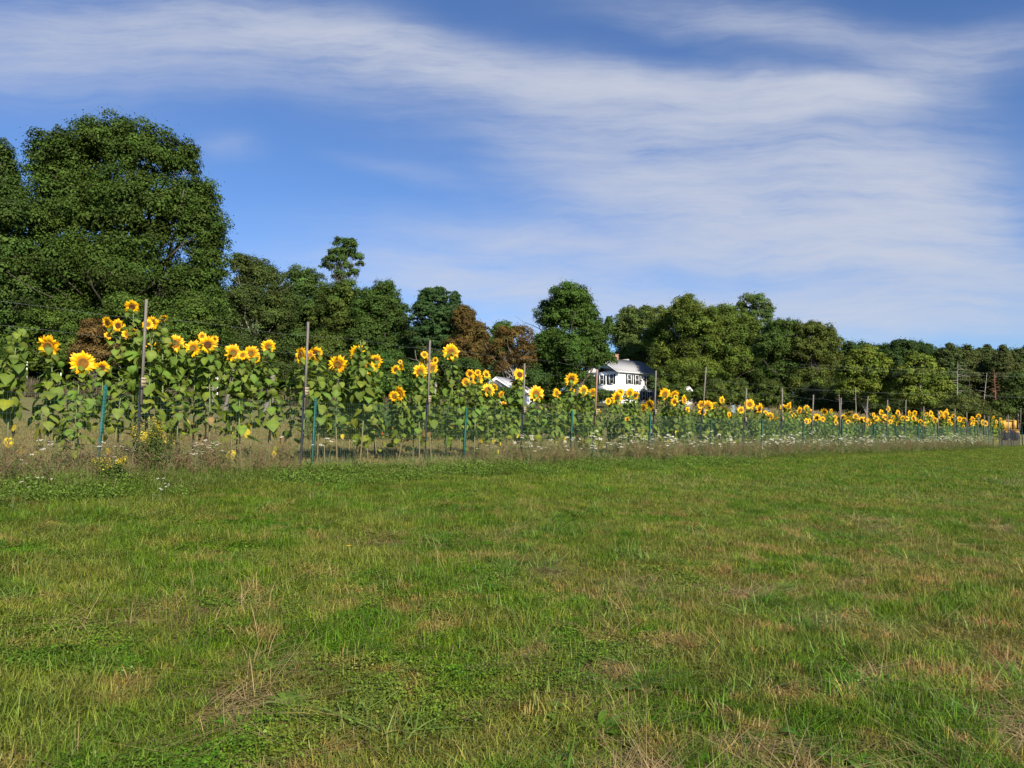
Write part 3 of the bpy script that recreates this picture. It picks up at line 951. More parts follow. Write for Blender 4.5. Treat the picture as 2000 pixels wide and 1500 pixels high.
def shed(px, py, Y, label, L=7, Wd=6, H=2.6, P=1.8, ang=0.9, nm='shed'):
    a = at(px, py, Y)
    g = tz(a.x, a.y)
    H = max(2.2, a.z - g - P)
    h = empty(nm, (a.x, a.y, g), ang)
    mb = MB()
    w2 = Wd / 2
    mb.add([(-w2, 0, -1), (w2, 0, -1), (w2, L, -1), (-w2, L, -1), (-w2, 0, H), (w2, 0, H), (w2, L, H), (-w2, L, H), (0, 0, H + P), (0, L, H + P)],
           [(0, 1, 5, 4), (1, 2, 6, 5), (2, 3, 7, 6), (3, 0, 4, 7)], [(4, 5, 8), (6, 7, 9)])
    mb.build('wall', M_SIDING, h)
    rf = MB()
    ov = .35
    for s in (-1, 1):
        z0 = H - ov * P / w2
        a_ = [(s * (w2 + ov), -ov, z0 + .02), (s * (w2 + ov), L + ov, z0 + .02), (0, L + ov, H + P + .02), (0, -ov, H + P + .02)]
        b_ = [(x, y, z + .12) for x, y, z in a_]
        rf.add(a_ + b_, [(0, 3, 2, 1), (4, 5, 6, 7), (0, 1, 5, 4), (1, 2, 6, 5), (2, 3, 7, 6), (3, 0, 4, 7)])
    rf.build('roof', plain_mat('pale_shed_roof', (0.46, 0.46, 0.48), .7, .15, 3), h)
    rk = MB()
    for s in (-1, 1):
        rk.add([(s * (w2 + ov), -ov - .05, H - ov * P / w2 - .25), (0, -ov - .05, H + P - .25), (0, -ov - .05, H + P), (s * (w2 + ov), -ov - .05, H - ov * P / w2),
                (s * (w2 + ov), -ov - .004, H - ov * P / w2 - .25), (0, -ov - .004, H + P - .25), (0, -ov - .004, H + P), (s * (w2 + ov), -ov - .004, H - ov * P / w2)],
               [(0, 1, 2, 3), (4, 7, 6, 5), (0, 4, 5, 1), (3, 2, 6, 7)])
    rk.build('rake_board', M_TRIM, h)
    dr = MB()
    dr.box((-1.1, -.06, 0), (1.1, -.003, 2.0))
    dr.build('door', M_TRIM, h)
    tag(h, label, 'shed')


shed(972, 741, 88, 'low white shed with pale gabled roof behind the middle sunflowers', 4, 5.6, 2.4, 1.7, -0.5)
shed(1344, 756, 139, 'small white outbuilding mostly hidden under the broad tree', 3, 2.0, 2.0, 0.8, 0.7, 'outbuilding')

# ------------------------------------------------------------------ fence
TALL = [(283, 585, 268), (599, 629, 588), (837, 665, 830), (1022, 710, 1017), (1164, 722, 1156), (1279, 724, 1272), (1377, 717, 1363), (1456, 758, 1448), (1526, 758, 1523),
        (1587, 771, 1581), (1641, 777, 1636), (1694, 774, 1681), (1732, 781, 1729), (1768, 781, 1764), (1803, 794, 1800), (1831, 802, 1831), (1864, 798, 1861), (1887, 805, 1886),
        (1909, 814, 1908), (1921, 811, 1921), (1930, 813, 1930), (1951, 815, 1951), (1968, 810, 1968), (1979, 817, 1979), (1993, 797, 1990)]
GREEN = [(207, 752, 190), (617, 778, 610), (912, 795, 905), (1118, 802, 1115), (1271, 809, 1267), (1390, 822, 1388), (1489, 820, 1487), (1570, 823, 1568), (1645, 831, 1644), (1708, 830, 1704),
         (1750, 838, 1749), (1794, 840, 1793), (1832, 842, 1832), (1870, 843, 1870), (1905, 845, 1905), (1922, 845, 1922), (1940, 846, 1940), (1957, 847, 1957), (1975, 848, 1975), (1997, 848, 1997)]


def fence():
    root_p = gbase_d(268, DF)
    fr = empty('garden_fence', root_p)

    def loc(v):
        return tuple(Vector(v) - root_p)
    for i, (tx, ty, fx) in enumerate(TALL):
        foot = gbase_d(fx, DF)
        top = atd(tx, ty, DF)
        h = top.z - foot.z
        f = min(0.5, 1.45 / h)
        mid = foot.lerp(top, f)
        up = (top - foot).normalized()
        mb = MB()
        # u-shaped dark metal post
        for k in (-1, 0, 1):
            o = Vector((UX, UY, 0)) * 0.013 * k - Vector((NX, NY, 0)) * (0.010 if k == 0 else 0)
            mb.tube([loc(foot - up * .3 + o), loc(mid + up * .1 + o)], 0.0095, 6)
        post = mb.build('metal_post', M_BLACKPOST, fr)
        wb = MB()
        o = Vector((NX, NY, 0)) * -0.035 + Vector((UX, UY, 0)) * 0.01
        side = Vector((UX, UY, 0))
        nn = Vector((NX, NY, 0))
        r = 0.019 if i < 8 else 0.024
        st = mid - up * .25 + o
        en = top + o
        pts = []
        for base in (st, en):
            for (sx, sy) in ((-1, -1), (1, -1), (1, 1), (-1, 1)):
                pts.append(loc(base + side * sx * r + nn * sy * r * .8))
        wb.add(pts, [(0, 1, 5, 4), (1, 2, 6, 5), (2, 3, 7, 6), (3, 0, 4, 7), (4, 5, 6, 7), (3, 2, 1, 0)])
        stake = wb.build('wooden_stake', M_WOODRED if i == 4 else M_WOOD, fr)
        if i < 9:
            tb = MB()
            b0 = mid + up * .02 + o - nn * .045
            pts = []
            for base in (b0, b0 + up * .16):
                for (sx, sy) in ((-1, -1), (1, -1), (1, 1), (-1, 1)):
                    pts.append(loc(base + side * sx * .034 + nn * sy * .02))
            tb.add(pts, [(0, 1, 5, 4), (1, 2, 6, 5), (2, 3, 7, 6), (3, 0, 4, 7), (4, 5, 6, 7), (3, 2, 1, 0)])
            tb.build('splice_block', M_WOODPALE, stake)
            tw = MB()
            for q in (.03, .085, .14):
                c = mid + up * q + o
                ring = [loc(c + side * math.cos(a) * .05 + nn * (math.sin(a) * .075 - .01) + up * .012 * a / 6.28) for a in np.linspace(0, 2 * math.pi, 13)]
                tw.tube(ring, 0.005, 4)
            tw.build('wire_tie', M_DARKWIRE, stake)
    for i, (tx, ty, fx) in enumerate(GREEN):
        foot = gbase_d(fx, DF - .05)
        top = atd(tx, ty, DF - .05)
        if top.z - foot.z < 1.2 or top.z - foot.z > 1.7:
            top.z = foot.z + 1.45
        up = (top - foot).normalized()
        side = Vector((UX, UY, 0))
        nn = Vector((NX, NY, 0))
        mb = MB()
        # T section with studs
        for (hx, hy0, hy1) in ((.026, -.006, .0), (.006, .0005, .045)):
            pts = []
            for base in (foot - up * .3, top):
                for (sx, yy) in ((-1, hy0), (1, hy0), (1, hy1), (-1, hy1)):
                    pts.append(loc(base + side * sx * hx + nn * yy))
            mb.add(pts, [(0, 1, 5, 4), (1, 2, 6, 5), (2, 3, 7, 6), (3, 0, 4, 7), (4, 5, 6, 7), (3, 2, 1, 0)])
        for k in range(24):
            b = foot + up * (.1 + .055 * k) - nn * .0065
            mb.tube([loc(b), loc(b - nn * .008)], .007, 5)
        mb.build('green_post', M_GREENPOST, fr)
    # welded wire mesh, 1.35 m high
    mb = MB()
    s0, s1 = -9.0, 62.0
    p0 = Vector((NX, NY, 0)) * (DF - .02)
    def fp(s, h):
        x, y = p0.x + UX * s, p0.y + UY * s
        return loc((x, y, tz(x, y) + h))
    for k in range(14):
        hh = 0.03 + 0.1 * k
        pts = [fp(s, hh) for s in np.arange(s0, s1 + .1, 2.0)]
        mb.tube(pts, 0.0016, 3, cap=False)
    for s in np.arange(s0, s1, 0.05):
        mb.tube([fp(s, .02), fp(s, 1.34)], 0.0012 if s < 20 else .0017, 3, cap=False)
    mb.build('wire_mesh', M_MESH, fr)
    # strands along the tall stakes
    for hh in (2.62, 2.28):
        mb = MB()
        pts = []
        tops = [-6.0] + [None]
        for s in np.arange(-9.0, 62.1, 2.95 / 4):
            sag = 0.05 * math.sin((s / 2.95) * math.pi) ** 2
            pts.append(fp(s, hh - sag))
        mb.tube(pts, 0.0016, 4, cap=False)
        mb.build('strand_wire', M_WIRE, fr)
    # dark netting at the far end of the fence
    mb = MB()
    a, b = gbase_d(1950, DF - .1), gbase_d(1990, DF - .1)
    n = 46
    for k in range(n + 1):
        p = a.lerp(b, k / n)
        mb.tube([loc(p), loc(p + Vector((0, 0, 1.25)))], .009, 3, cap=False)
    for k in range(16):
        z = .05 + k * .078
        mb.tube([loc(a + Vector((0, 0, z))), loc(b + Vector((0, 0, z)))], .007, 3, cap=False)
    mb.build('netting_panel', M_NET, fr)
    tag(fr, 'long wire garden fence of tall wooden stakes and green posts along the sunflowers', 'fence')


fence()

# ------------------------------------------------------------------ sunflowers
GREEN_L = np.array((0.092, 0.142, 0.026))


def head_parts(parent, c, nrm, rad, dark, seed, back=False):
    """petal ring with green sepals and a domed seed disc; c is the head centre in parent space"""
    rs = np.random.default_rng(seed)
    nrm = Vector(nrm).normalized()
    a = nrm.cross(Vector((0, 0, 1))).normalized()
    b = a.cross(nrm).normalized()

    def P(r, th, h):
        return c + (a * math.cos(th) + b * math.sin(th)) * r + nrm * h
    mb = MB()
    np_ = 20 if rad > .09 else 15
    dr = rad * (0.46 if not dark else .42)
    for layer in range(2):
        for k in range(np_):
            th = 2 * math.pi * (k + .5 * layer + rs.normal(0, .18)) / np_
            L = rad * rs.uniform(.80, 1.12)
            wd = rad * rs.uniform(.10, .145)
            lift = rs.normal(.04 if layer == 0 else .12, .09) * rad
            twist = rs.normal(0, .35)
            r0 = dr * .86
            rows = []
            for f, ww, hh in ((0, .55, .0), (.35, 1.0, .10), (.7, .85, .08), (1.0, .05, -.05)):
                r = r0 + (L - r0) * f
                droop = hh * rad + lift * f - .03 * rad
                wv = wd * ww
                tl = twist * wv * .6
                p = P(r, th, droop)
                tang = (-a * math.sin(th) + b * math.cos(th))
                rows.append((p - tang * wv + nrm * tl, p + tang * wv - nrm * tl))
            v = [tuple(q) for rw in rows for q in rw]
            cy = np.array((0.84, 0.49 + rs.normal(0, .04), 0.006)) * rs.uniform(.82, 1.05)
            if rs.random() < .18: cy = cy * np.array((.92, .72, 1))
            co = cy * np.array((.85, .62, 1))
            cols = np.array([co, co, cy, cy, cy, cy, cy, cy])
            mb.add(v, [(0, 1, 3, 2), (2, 3, 5, 4), (4, 5, 7, 6)], c=cols)
    # sepals behind
    for k in range(12):
        th = 2 * math.pi * (k + rs.uniform(-.3, .3)) / 12
        p0, p1 = P(dr * .6, th - .22, -.05 * rad), P(dr * .6, th + .22, -.05 * rad)
        p2 = P(rad * rs.uniform(.75, .95), th, -.08 * rad)
        mb.add([tuple(p0), tuple(p1), tuple(p2)], t=[(0, 1, 2)], c=(0.10, 0.17, 0.03))
    bk = [tuple(P(dr * .8, 2 * math.pi * k / 10, -.06 * rad)) for k in range(10)] + [tuple(P(0, 0, -.32 * rad))]
    mb.add(bk, t=[(k, (k + 1) % 10, 10) for k in range(10)], c=(0.10, 0.16, 0.03))
    ho = mb.build('flower_head', M_PETAL, parent)
    # disc
    db = MB()
    rings = [(0, .02), (.3, .03), (.58, .06), (.82, .10), (1.0, .03)]
    if dark:
        cols = [(0.085, 0.05, 0.015), (0.10, 0.04, 0.012), (0.085, 0.03, 0.010), (0.11, 0.042, 0.010), (0.20, 0.085, 0.010)]
    else:
        g = rs.random()
        ctr = (0.13, 0.12, 0.02) if g > .5 else (0.20, 0.10, 0.015)
        cols = [ctr, ctr, (0.19, 0.08, 0.012), (0.26, 0.11, 0.010), (0.42, 0.19, 0.010)]
    n = 16
    v, cc = [], []
    for (f, hgt), co in zip(rings, cols):
        for k in range(n):
            v.append(tuple(P(dr * f, 2 * math.pi * k / n, hgt * rad * 1.1 + .05 * rad)))
            cc.append(co)
    q = []
    for i in range(len(rings) - 1):
        for k in range(n):
            q.append((i * n + k, i * n + (k + 1) % n, (i + 1) * n + (k + 1) % n, (i + 1) * n + k))
    db.add(v, q, c=np.array(cc))
    db.build('seed_disc', M_DISC, ho, smooth=True)
    return ho


LT = np.array([0, .12, .38, .70, 1.0])
LW = np.array([.22, .44, .50, .30, .0])


def sun_leaf(mb, base, az, L, droop, col, fold=.25, curl=.3, rs=random):
    """heart shaped leaf: base point, compass direction, length, droop angle"""
    d = Vector((math.cos(az), math.sin(az), 0))
    s = Vector((-math.sin(az), math.cos(az), 0))
    up = Vector((0, 0, 1))
    v, p, ang = [], Vector(base), droop
    prev = 0
    wob = rs.uniform(-.9, .9)
    for t_, w_ in zip(LT, LW):
        step = (t_ - prev) * L
        prev = t_
        dirv = d * math.cos(ang) - up * math.sin(ang)
        p = p + dirv * step
        ang += curl * .5 * (1 + wob)
        nn = d * math.sin(ang) + up * math.cos(ang)
        wv = w_ * L * .92
        back = dirv * (L * .10 if t_ == 0 else 0)
        v += [tuple(p - s * wv + nn * wv * fold - back - nn * wv * wob * .3), tuple(p), tuple(p + s * wv + nn * wv * fold - back + nn * wv * wob * .3)]
    q = []
    for i in range(len(LT) - 1):
        q += [(i * 3, i * 3 + 1, i * 3 + 4, i * 3 + 3), (i * 3 + 1, i * 3 + 2, i * 3 + 5, i * 3 + 4)]
    cc = np.tile(np.asarray(col, float), (15, 1)) * np.array([rs.uniform(.82, 1.12) for _ in range(15)])[:, None]
    cc[1::3] *= 1.28
    if rs.random() < .25:
        cc[12:] = cc[12:] * np.array((1.7, 1.1, .9))
    mb.add(v, q, c=cc)


def sunflower(base, heads, label, leafy=1.0, hgt=None, group='sunflowers along the fence', bud=False, seed=0):
    """heads: list of (world position, radius, dark, normal)"""
    t = empty('sunflower', base)
    rs = random.Random(seed)
    base = Vector(base)
    sm, fm = MB(), MB()
    if heads:
        h0 = heads[0][0] - base
    else:
        h0 = Vector((rs.gauss(0, .08), rs.gauss(0, .08), hgt))
    top = Vector(h0)
    if heads:
        nv = Vector(heads[0][3]).normalized()
        top = h0 - nv * heads[0][1] * .3
    H = top.z
    bow = Vector((rs.gauss(0, .05), rs.gauss(0, .05), 0))
    spine = []
    for i in range(9):
        f = i / 8
        p = Vector((top.x * f ** 1.5, top.y * f ** 1.5, -0.1 + (H + .1) * f)) + bow * math.sin(f * math.pi)
        if heads and f > .9:
            p = p
        spine.append(p)
    r0 = 0.017 * (H / 2) ** .5
    sc = (0.13, 0.17, 0.06)
    pts = spine[:-1] + ([spine[-1] - nv * 0.06 + Vector((0, 0, .0)), top] if heads else [spine[-1]])
    if heads:
        neck = top - nv * .07 + Vector((0, 0, .01))
        pts = spine[:-1] + [neck, top]
    rr = [r0 * (1 - .55 * i / (len(pts) - 1)) for i in range(len(pts))]
    cols = []
    sm.tube(pts, rr, 6, c=sc)
    # lower stem is brown and dry
    cst = sm.c[-1].copy()
    zz = sm.v[-1][:, 2] / max(H, .1)
    k_ = np.clip((0.45 - zz) / .3, 0, 1)[:, None]
    sm.c[-1] = cst * (1 - k_) + np.array((0.14, 0.105, 0.06)) * k_

    def sp(f):
        x = f * 8
        i = min(7, int(x))
        return spine[i].lerp(spine[i + 1], x - i)
    n = int((26 + 13 * H) * leafy)
    az = rs.uniform(0, 6.28)
    for k in range(n):
        f = .18 + .80 * max(0.0, (k + rs.uniform(-.3, .3)) / n) ** .52
        az += 2.4 + rs.uniform(-.4, .4)
        p = sp(max(.05, min(.99, f)))
        size = (.212 * (1 - .5 * max(0, (f - .6) / .4)) * rs.uniform(.65, 1.2)) * min(1.1, (H / 2.0) ** .5)
        dry = f < .48 and rs.random() < (1.05 - f * 1.7)
        if dry and rs.random() < .6:
            continue
        pet = (.16 * (1 - .5 * f) + .04) * rs.uniform(.7, 1.2)
        el = .5 if not dry else -.5
        e = p + Vector((math.cos(az) * pet, math.sin(az) * pet, pet * el * rs.uniform(.5, 1.3)))
        sm.tube([p, p.lerp(e, .5) + Vector((0, 0, .015)), e], [.004, .0032, .003], 3, c=sc if not dry else (.2, .16, .07), cap=False)
        g = rs.random()
        if dry:
            if g < .4: col = np.array((0.50, 0.38, 0.04))
            elif g < .7: col = np.array((0.20, 0.13, 0.06))
            else: col = np.array((0.17, 0.19, 0.03))
            sun_leaf(fm, e, az, size * .75, 1.15 + rs.uniform(-.2, .4), col * rs.uniform(.7, 1.1), .5 * rs.uniform(.5, 1.6), .1, rs)
        else:
            col = GREEN_L * rs.uniform(.72, 1.2) * np.array((rs.uniform(.85, 1.25), 1, rs.uniform(.8, 1.2)))
            if f < .5: col = col * np.array((1.2, 1.08, .8))
            sun_leaf(fm, e, az, size, .2 + rs.uniform(-.4, .8), col, rs.uniform(-.45, .6), rs.uniform(.0, .8), rs)
    if not heads:
        for k in range(5):
            sun_leaf(fm, top, rs.uniform(0, 6.28), .10, -.7 + rs.uniform(-.3, .3), GREEN_L * 1.1, .3, .5, rs)
    for j, (hp, rad, dark, nrm) in enumerate(heads):
        c = hp - base
        if j > 0:
            f = max(.35, min(.9, (c.z / H) - .10 - .25 * min(1, (Vector((c.x - top.x, c.y - top.y, 0))).length)))
            st = sp(f)
            nv2 = Vector(nrm).normalized()
            e = c - nv2 * rad * .3
            midp = st.lerp(e, .55) + Vector((0, 0, -.02)) + (e - st).cross(Vector((0, 0, 1))) * 0
            sm.tube([st, midp, e - nv2 * .04, e], [.009, .007, .006, .006], 5, c=sc)
            for q in range(2):
                sun_leaf(fm, st.lerp(e, rs.uniform(.3, .9)), rs.uniform(0, 6.28), .12 * rs.uniform(.7, 1.2), .3, GREEN_L * rs.uniform(.8, 1.2), .2, .4, rs)
        # leaves just under the head
        for q in range(3):
            sun_leaf(fm, c - Vector(nrm).normalized() * rad * .5 - Vector((0, 0, rad * .4)), rs.uniform(0, 6.28), max(.09, rad * .85) * rs.uniform(.8, 1.2), rs.uniform(-.3, .5), GREEN_L * rs.uniform(.85, 1.2), .15, .5, rs)
    sm.build('stem', M_STEM, t, smooth=True)
    fm.build('foliage', M_SUNLEAF, t, smooth=False)
    if not heads and rs.random() < .3:
        # closed green bud at the tip
        bm_ = MB()
        R_ = rs.uniform(.028, .045)
        n = 9
        v, q = [], []
        for f, w_ in ((-.8, .25), (-.3, .85), (.3, 1), (.8, .6), (1.05, .15)):
            for i in range(n):
                a_ = 6.283 * i / n
                v.append((top.x + math.cos(a_) * R_ * w_, top.y - .01 + math.sin(a_) * R_ * w_, top.z + .03 + f * R_ * .8))
        for r_ in range(4):
            for i in range(n):
                q.append((r_ * n + i, r_ * n + (i + 1) % n, (r_ + 1) * n + (i + 1) % n, (r_ + 1) * n + i))
        bm_.add(v, q, c=(.16, .22, .04))
        for k in range(11):
            a_ = k * .571
            d_ = Vector((math.cos(a_), math.sin(a_), 0))
            s_ = Vector((-d_.y, d_.x, 0)) * R_ * .3
            b_ = top + Vector((0, -.01, .02)) + d_ * R_ * .8
            bm_.add([tuple(b_ - s_), tuple(b_ + s_), tuple(b_ + d_ * R_ * rs.uniform(.6, 1.2) + Vector((0, 0, R_ * rs.uniform(.3, 1.4))))], t=[(0, 1, 2)], c=(.13, .20, .03))
        bm_.build('flower_bud', M_PETAL, t)
    for j, (hp, rad, dark, nrm) in enumerate(heads):
        head_parts(t, hp - base, nrm, rad, dark, seed * 13 + j)
    tag(t, label, 'sunflower', group)
    return t


D, N_ = True, False
# plants: lists of heads (x, y, diameter in photo pixels, dark disc)
PLANTS = [
    [(95, 676, 40, N_)], [(161, 709, 44, N_)], [(199, 718, 26, D)], [(109, 829, 15, D)],
    [(258, 599, 26, D), (249, 653, 20, N_), (260, 648, 17, D)], [(231, 636, 25, D), (210, 630, 24, D), (212, 655, 16, D)],
    [(298, 631, 26, D), (289, 634, 20, N_)], [(318, 622, 19, D)], [(299, 681, 27, D)], [(343, 671, 32, N_), (322, 669, 16, D)],
    [(378, 680, 30, N_)], [(406, 673, 32, D), (395, 657, 16, N_), (419, 663, 15, D)],
    [(455, 689, 32, N_)], [(474, 694, 20, N_)], [(491, 690, 28, N_), (500, 699, 18, N_)], [(524, 677, 26, N_)],
    [(588, 694, 32, N_)], [(617, 690, 26, D), (606, 694, 18, N_), (617, 703, 16, N_)], [(660, 711, 34, N_)],
    [(697, 689, 32, D)], [(733, 706, 27, D)], [(720, 718, 28, N_)], [(773, 722, 18, D), (784, 717, 13, N_), (782, 707, 9, N_)],
    [(780, 770, 28, N_), (770, 774, 20, N_)],
    [(831, 707, 22, D), (829, 693, 14, N_), (850, 704, 14, D)], [(844, 719, 24, N_)], [(820, 726, 27, N_)], [(881, 688, 31, N_)],
    [(931, 741, 24, D), (918, 730, 17, D), (933, 728, 13, N_)], [(910, 747, 17, N_)], [(950, 732, 17, D)],
    [(953, 762, 26, N_), (965, 757, 15, N_)], [(979, 771, 14, N_)], [(983, 791, 16, N_)], [(1015, 732, 25, D)], [(1008, 752, 20, N_)],
    [(1047, 769, 29, N_)], [(1087, 768, 19, N_)], [(1116, 741, 25, D)], [(1117, 763, 12, N_)],
    [(1140, 763, 20, N_)], [(1158, 767, 17, N_)], [(1167, 806, 14, D)], [(1205, 777, 26, D), (1188, 784, 13, N_), (1212, 767, 15, D)],
    [(1230, 768, 19, N_), (1232, 763, 12, D)], [(1241, 773, 17, D)], [(1257, 797, 16, N_)], [(1270, 791, 20, N_)], [(1225, 819, 10, D)],
    [(1298, 770, 26, N_)], [(1317, 771, 18, N_), (1320, 776, 10, D)], [(1317, 785, 17, D)], [(1336, 781, 19, N_)], [(1343, 800, 11, N_)],
    [(1381, 794, 25, N_), (1369, 791, 16, N_)], [(1372, 804, 16, D)], [(1397, 792, 15, D)], [(1410, 782, 15, N_)], [(1415, 799, 17, D)], [(1424, 810, 11, N_)],
    [(1447, 801, 13, N_)], [(1464, 790, 20, N_)], [(1483, 799, 20, D)], [(1504, 813, 13, N_)], [(1515, 819, 15, D)],
    [(1529, 796, 12, D)], [(1540, 794, 16, N_), (1540, 802, 11, N_)], [(1561, 802, 14, D)], [(1575, 797, 11, N_)], [(1581, 806, 15, D)],
    [(1595, 816, 14, D)], [(1610, 805, 13, D)], [(1623, 803, 9, N_)], [(1631, 815, 8, N_)], [(1645, 816, 10, N_)], [(1638, 835, 13, D)],
    [(1658, 807, 13, N_)], [(1657, 817, 12, D)], [(1656, 824, 9, D)], [(1671, 814, 11, N_)], [(1669, 826, 9, D)], [(1682, 822, 12, D)], [(1694, 825, 14, N_)],
    [(1710, 822, 13, N_)], [(1706, 811, 9, N_)], [(1721, 806, 11, N_)], [(1735, 799, 11, N_)], [(1743, 820, 12, N_)], [(1754, 807, 12, D)], [(1755, 829, 13, D)],
    [(1768, 816, 8, N_)], [(1776, 808, 12, N_)], [(1786, 807, 10, D)], [(1784, 817, 12, D)], [(1803, 804, 10, N_)], [(1808, 810, 10, D)], [(1801, 820, 11, N_)],
    [(1810, 815, 8, D)], [(1818, 808, 11, D)], [(1826, 821, 10, N_)], [(1798, 836, 7, N_)], [(1822, 814, 8, N_)], [(1837, 807, 9, D)], [(1847, 809, 12, N_)], [(1849, 802, 7, N_)],
    [(1837, 831, 9, N_)], [(1862, 813, 8, D)], [(1843, 822, 9, N_)], [(1853, 823, 9, N_)], [(1863, 824, 10, D)], [(1874, 819, 11, N_)], [(1882, 821, 12, D)],
    [(1871, 832, 6, D)], [(1881, 833, 7, D)], [(1899, 819, 11, N_)], [(1911, 813, 9, D)], [(1899, 829, 8, N_)], [(1906, 825, 7, D)], [(1919, 825, 10, N_)], [(1925, 827, 10, D)],
    [(1940, 816, 7, D)], [(1937, 828, 8, N_)], [(1944, 833, 9, D)], [(1946, 824, 7, N_)], [(1954, 820, 7, N_)], [(1957, 826, 7, D)],
]
GAPN = ['left of the first tall stake'] + ['between the %s and %s tall stakes' % (ordn[i], ordn[i + 1]) for i in range(len(TALL) - 1)] + ['right of the last tall stake']


def gap_of(px):
    return sum(1 for tx, ty, fx in TALL if px > (tx + fx) / 2)


def word_n(k):
    return ordn[k]


items = []
rp = random.Random(5)
for hs in PLANTS:
    off = rp.uniform(1.0, 2.0)
    items.append(('f', hs[0][0], off, hs))
# leafy plants without open flower filling the row
s = -8.0
while s < 58:
    x, y = NX * (DF + 1.2) + UX * s, NY * (DF + 1.2) + UY * s
    px = 1000 + F * x / y
    if y > 2 and -30 < px < 1960:
        items.append(('h' if px > 1450 and rp.random() < .5 else 'l', px, rp.uniform(.9, 1.9) if (rp.random() < .75 or px < 700) else rp.uniform(2.0, 3.0), None))
    s += rp.uniform(.40, .75) if s < 9 else rp.uniform(.30, .6)
# top height of leaves (photo y) along the row, for the leafy plants
LX = [-50, 20, 60, 120, 200, 260, 330, 420, 470, 520, 600, 660, 720, 780, 850, 900, 960, 1040, 1120, 1180, 1260, 1320, 1380, 1460, 1540, 1620, 1700, 1800, 1900, 1960]
LYY = [670, 690, 735, 742, 752, 700, 715, 725, 725, 712, 722, 738, 732, 750, 752, 745, 775, 788, 785, 795, 808, 795, 808, 812, 818, 826, 832, 832, 838, 840]
items.sort(key=lambda q: q[1])
cnt = {}
for kk, (typ, px, off, hs) in enumerate(items):
    g = gap_of(px)
    if typ == 'f':
        n = len(hs)
        kind = 'blooming sunflower' if n == 1 else ('two-headed sunflower' if n == 2 else 'three-headed sunflower')
    elif typ == 'h':
        kind = 'small-headed sunflower'
    else:
        kind = 'leafy sunflower without open bloom'
    items[kk] = (typ, px, off, hs, g, kind)
tot_in = {}
for it in items:
    tot_in[(it[4], it[5])] = tot_in.get((it[4], it[5]), 0) + 1
seed = 100
for (typ, px, off, hs, g, kind) in items:
    seed += 1
    cnt[(g, kind)] = k = cnt.get((g, kind), 0) + 1
    pos = '' if tot_in[(g, kind)] == 1 else ('%s from left ' % word_n(k - 1))
    label = '%s, %s%s' % (kind, pos, GAPN[g])
    rr = random.Random(seed)
    if typ == 'f':
        d = DF + off
        hd = []
        basep = gbase_d(hs[0][0] + rr.uniform(-3, 3), d)
        for (hx, hy, hd_px, dark) in hs:
            p = atd(hx, hy, d + rr.uniform(-.08, .08))
            rad = hd_px / 2 / F * p.y * (1.10 if hx < 1400 else 1.18)
            rad = min(rad, .23)
            # faces roughly the morning sun, nodding
            nrm = Vector((0.18 + rr.gauss(0, .36), -1, -0.05 + rr.gauss(0, .22)))
            if dark and rr.random() < .5: nrm.z -= .35
            q_ = rr.random()
            if q_ < .12: nrm.x += rr.choice((-.9, .9))
            elif q_ < .19 and hd_px < 24: nrm = Vector((rr.gauss(0, .5), -.35, -.9))
            hd.append((p, rad, dark, nrm))
        sunflower(basep, hd, label, 1.0, seed=seed)
    else:
        d = DF + off
        b = gbase_d(px, d)
        ly = np.interp(px, LX, LYY) + rr.uniform(-4, 34) * (14 / max(12, b.y)) ** .7
        hgt = max(1.0, atd(px, ly, d).z - b.z)
        hd = []
        if typ == 'h':
            p = atd(px, np.interp(px, [1450, 1600, 1750, 1960], [808, 817, 818, 826]) + rr.uniform(-6, 9), d)
            hd.append((p, rr.uniform(5, 7) / F * p.y, rr.random() < .45, Vector((.2 + rr.gauss(0, .5), -1, rr.gauss(0, .3)))))
        sunflower(b, hd, label, 1.05, hgt=hgt, seed=seed)

# tall unopened stalks that stand out
for (px, ly, lab) in ((20, 640, 'tallest thick green sunflower stalk without flower at the far left edge'), (702, 664, 'sunflower stalk with a pointed leafy tip above the dark drooping head')):
    b = gbase_d(px, DF + .9)
    sunflower(b, [], lab, 1.5, hgt=atd(px, ly, DF + .9).z - b.z, seed=int(px))


# ------------------------------------------------------------------ scatter helper for stuff
def scatter_group():
    g = bpy.data.node_groups.new('scatter', 'GeometryNodeTree')
    g.interface.new_socket('Geometry', in_out='INPUT', socket_type='NodeSocketGeometry')
    g.interface.new_socket('Collection', in_out='INPUT', socket_type='NodeSocketCollection')
    g.interface.new_socket('Geometry', in_out='OUTPUT', socket_type='NodeSocketGeometry')
    n, l = g.nodes, g.links
    gi, go = n.new('NodeGroupInput'), n.new('NodeGroupOutput')
    ci = n.new('GeometryNodeCollectionInfo')
    ci.inputs['Separate Children'].default_value = True
    ci.inputs['Reset Children'].default_value = True
    l.new(gi.outputs['Collection'], ci.inputs['Collection'])
    ip = n.new('GeometryNodeInstanceOnPoints')
    ip.inputs['Pick Instance'].default_value = True
    na = {}
    for nm, ty in (('rot', 'FLOAT_VECTOR'), ('scl', 'FLOAT_VECTOR'), ('idx', 'INT')):
        a = n.new('GeometryNodeInputNamedAttribute')
        a.data_type = ty
        a.inputs['Name'].default_value = nm
        na[nm] = a
    mp = n.new('GeometryNodeMeshToPoints')
    l.new(gi.outputs['Geometry'], mp.inputs[0])
    l.new(mp.outputs[0], ip.inputs['Points'])
    l.new(ci.outputs[0], ip.inputs['Instance'])
    l.new(na['idx'].outputs[0], ip.inputs['Instance Index'])
    er = n.new('FunctionNodeEulerToRotation')
    l.new(na['rot'].outputs[0], er.inputs[0])
    l.new(er.outputs[0], ip.inputs['Rotation'])
    l.new(na['scl'].outputs[0], ip.inputs['Scale'])
    l.new(ip.outputs[0], go.inputs[0])
    return g


SG = scatter_group()


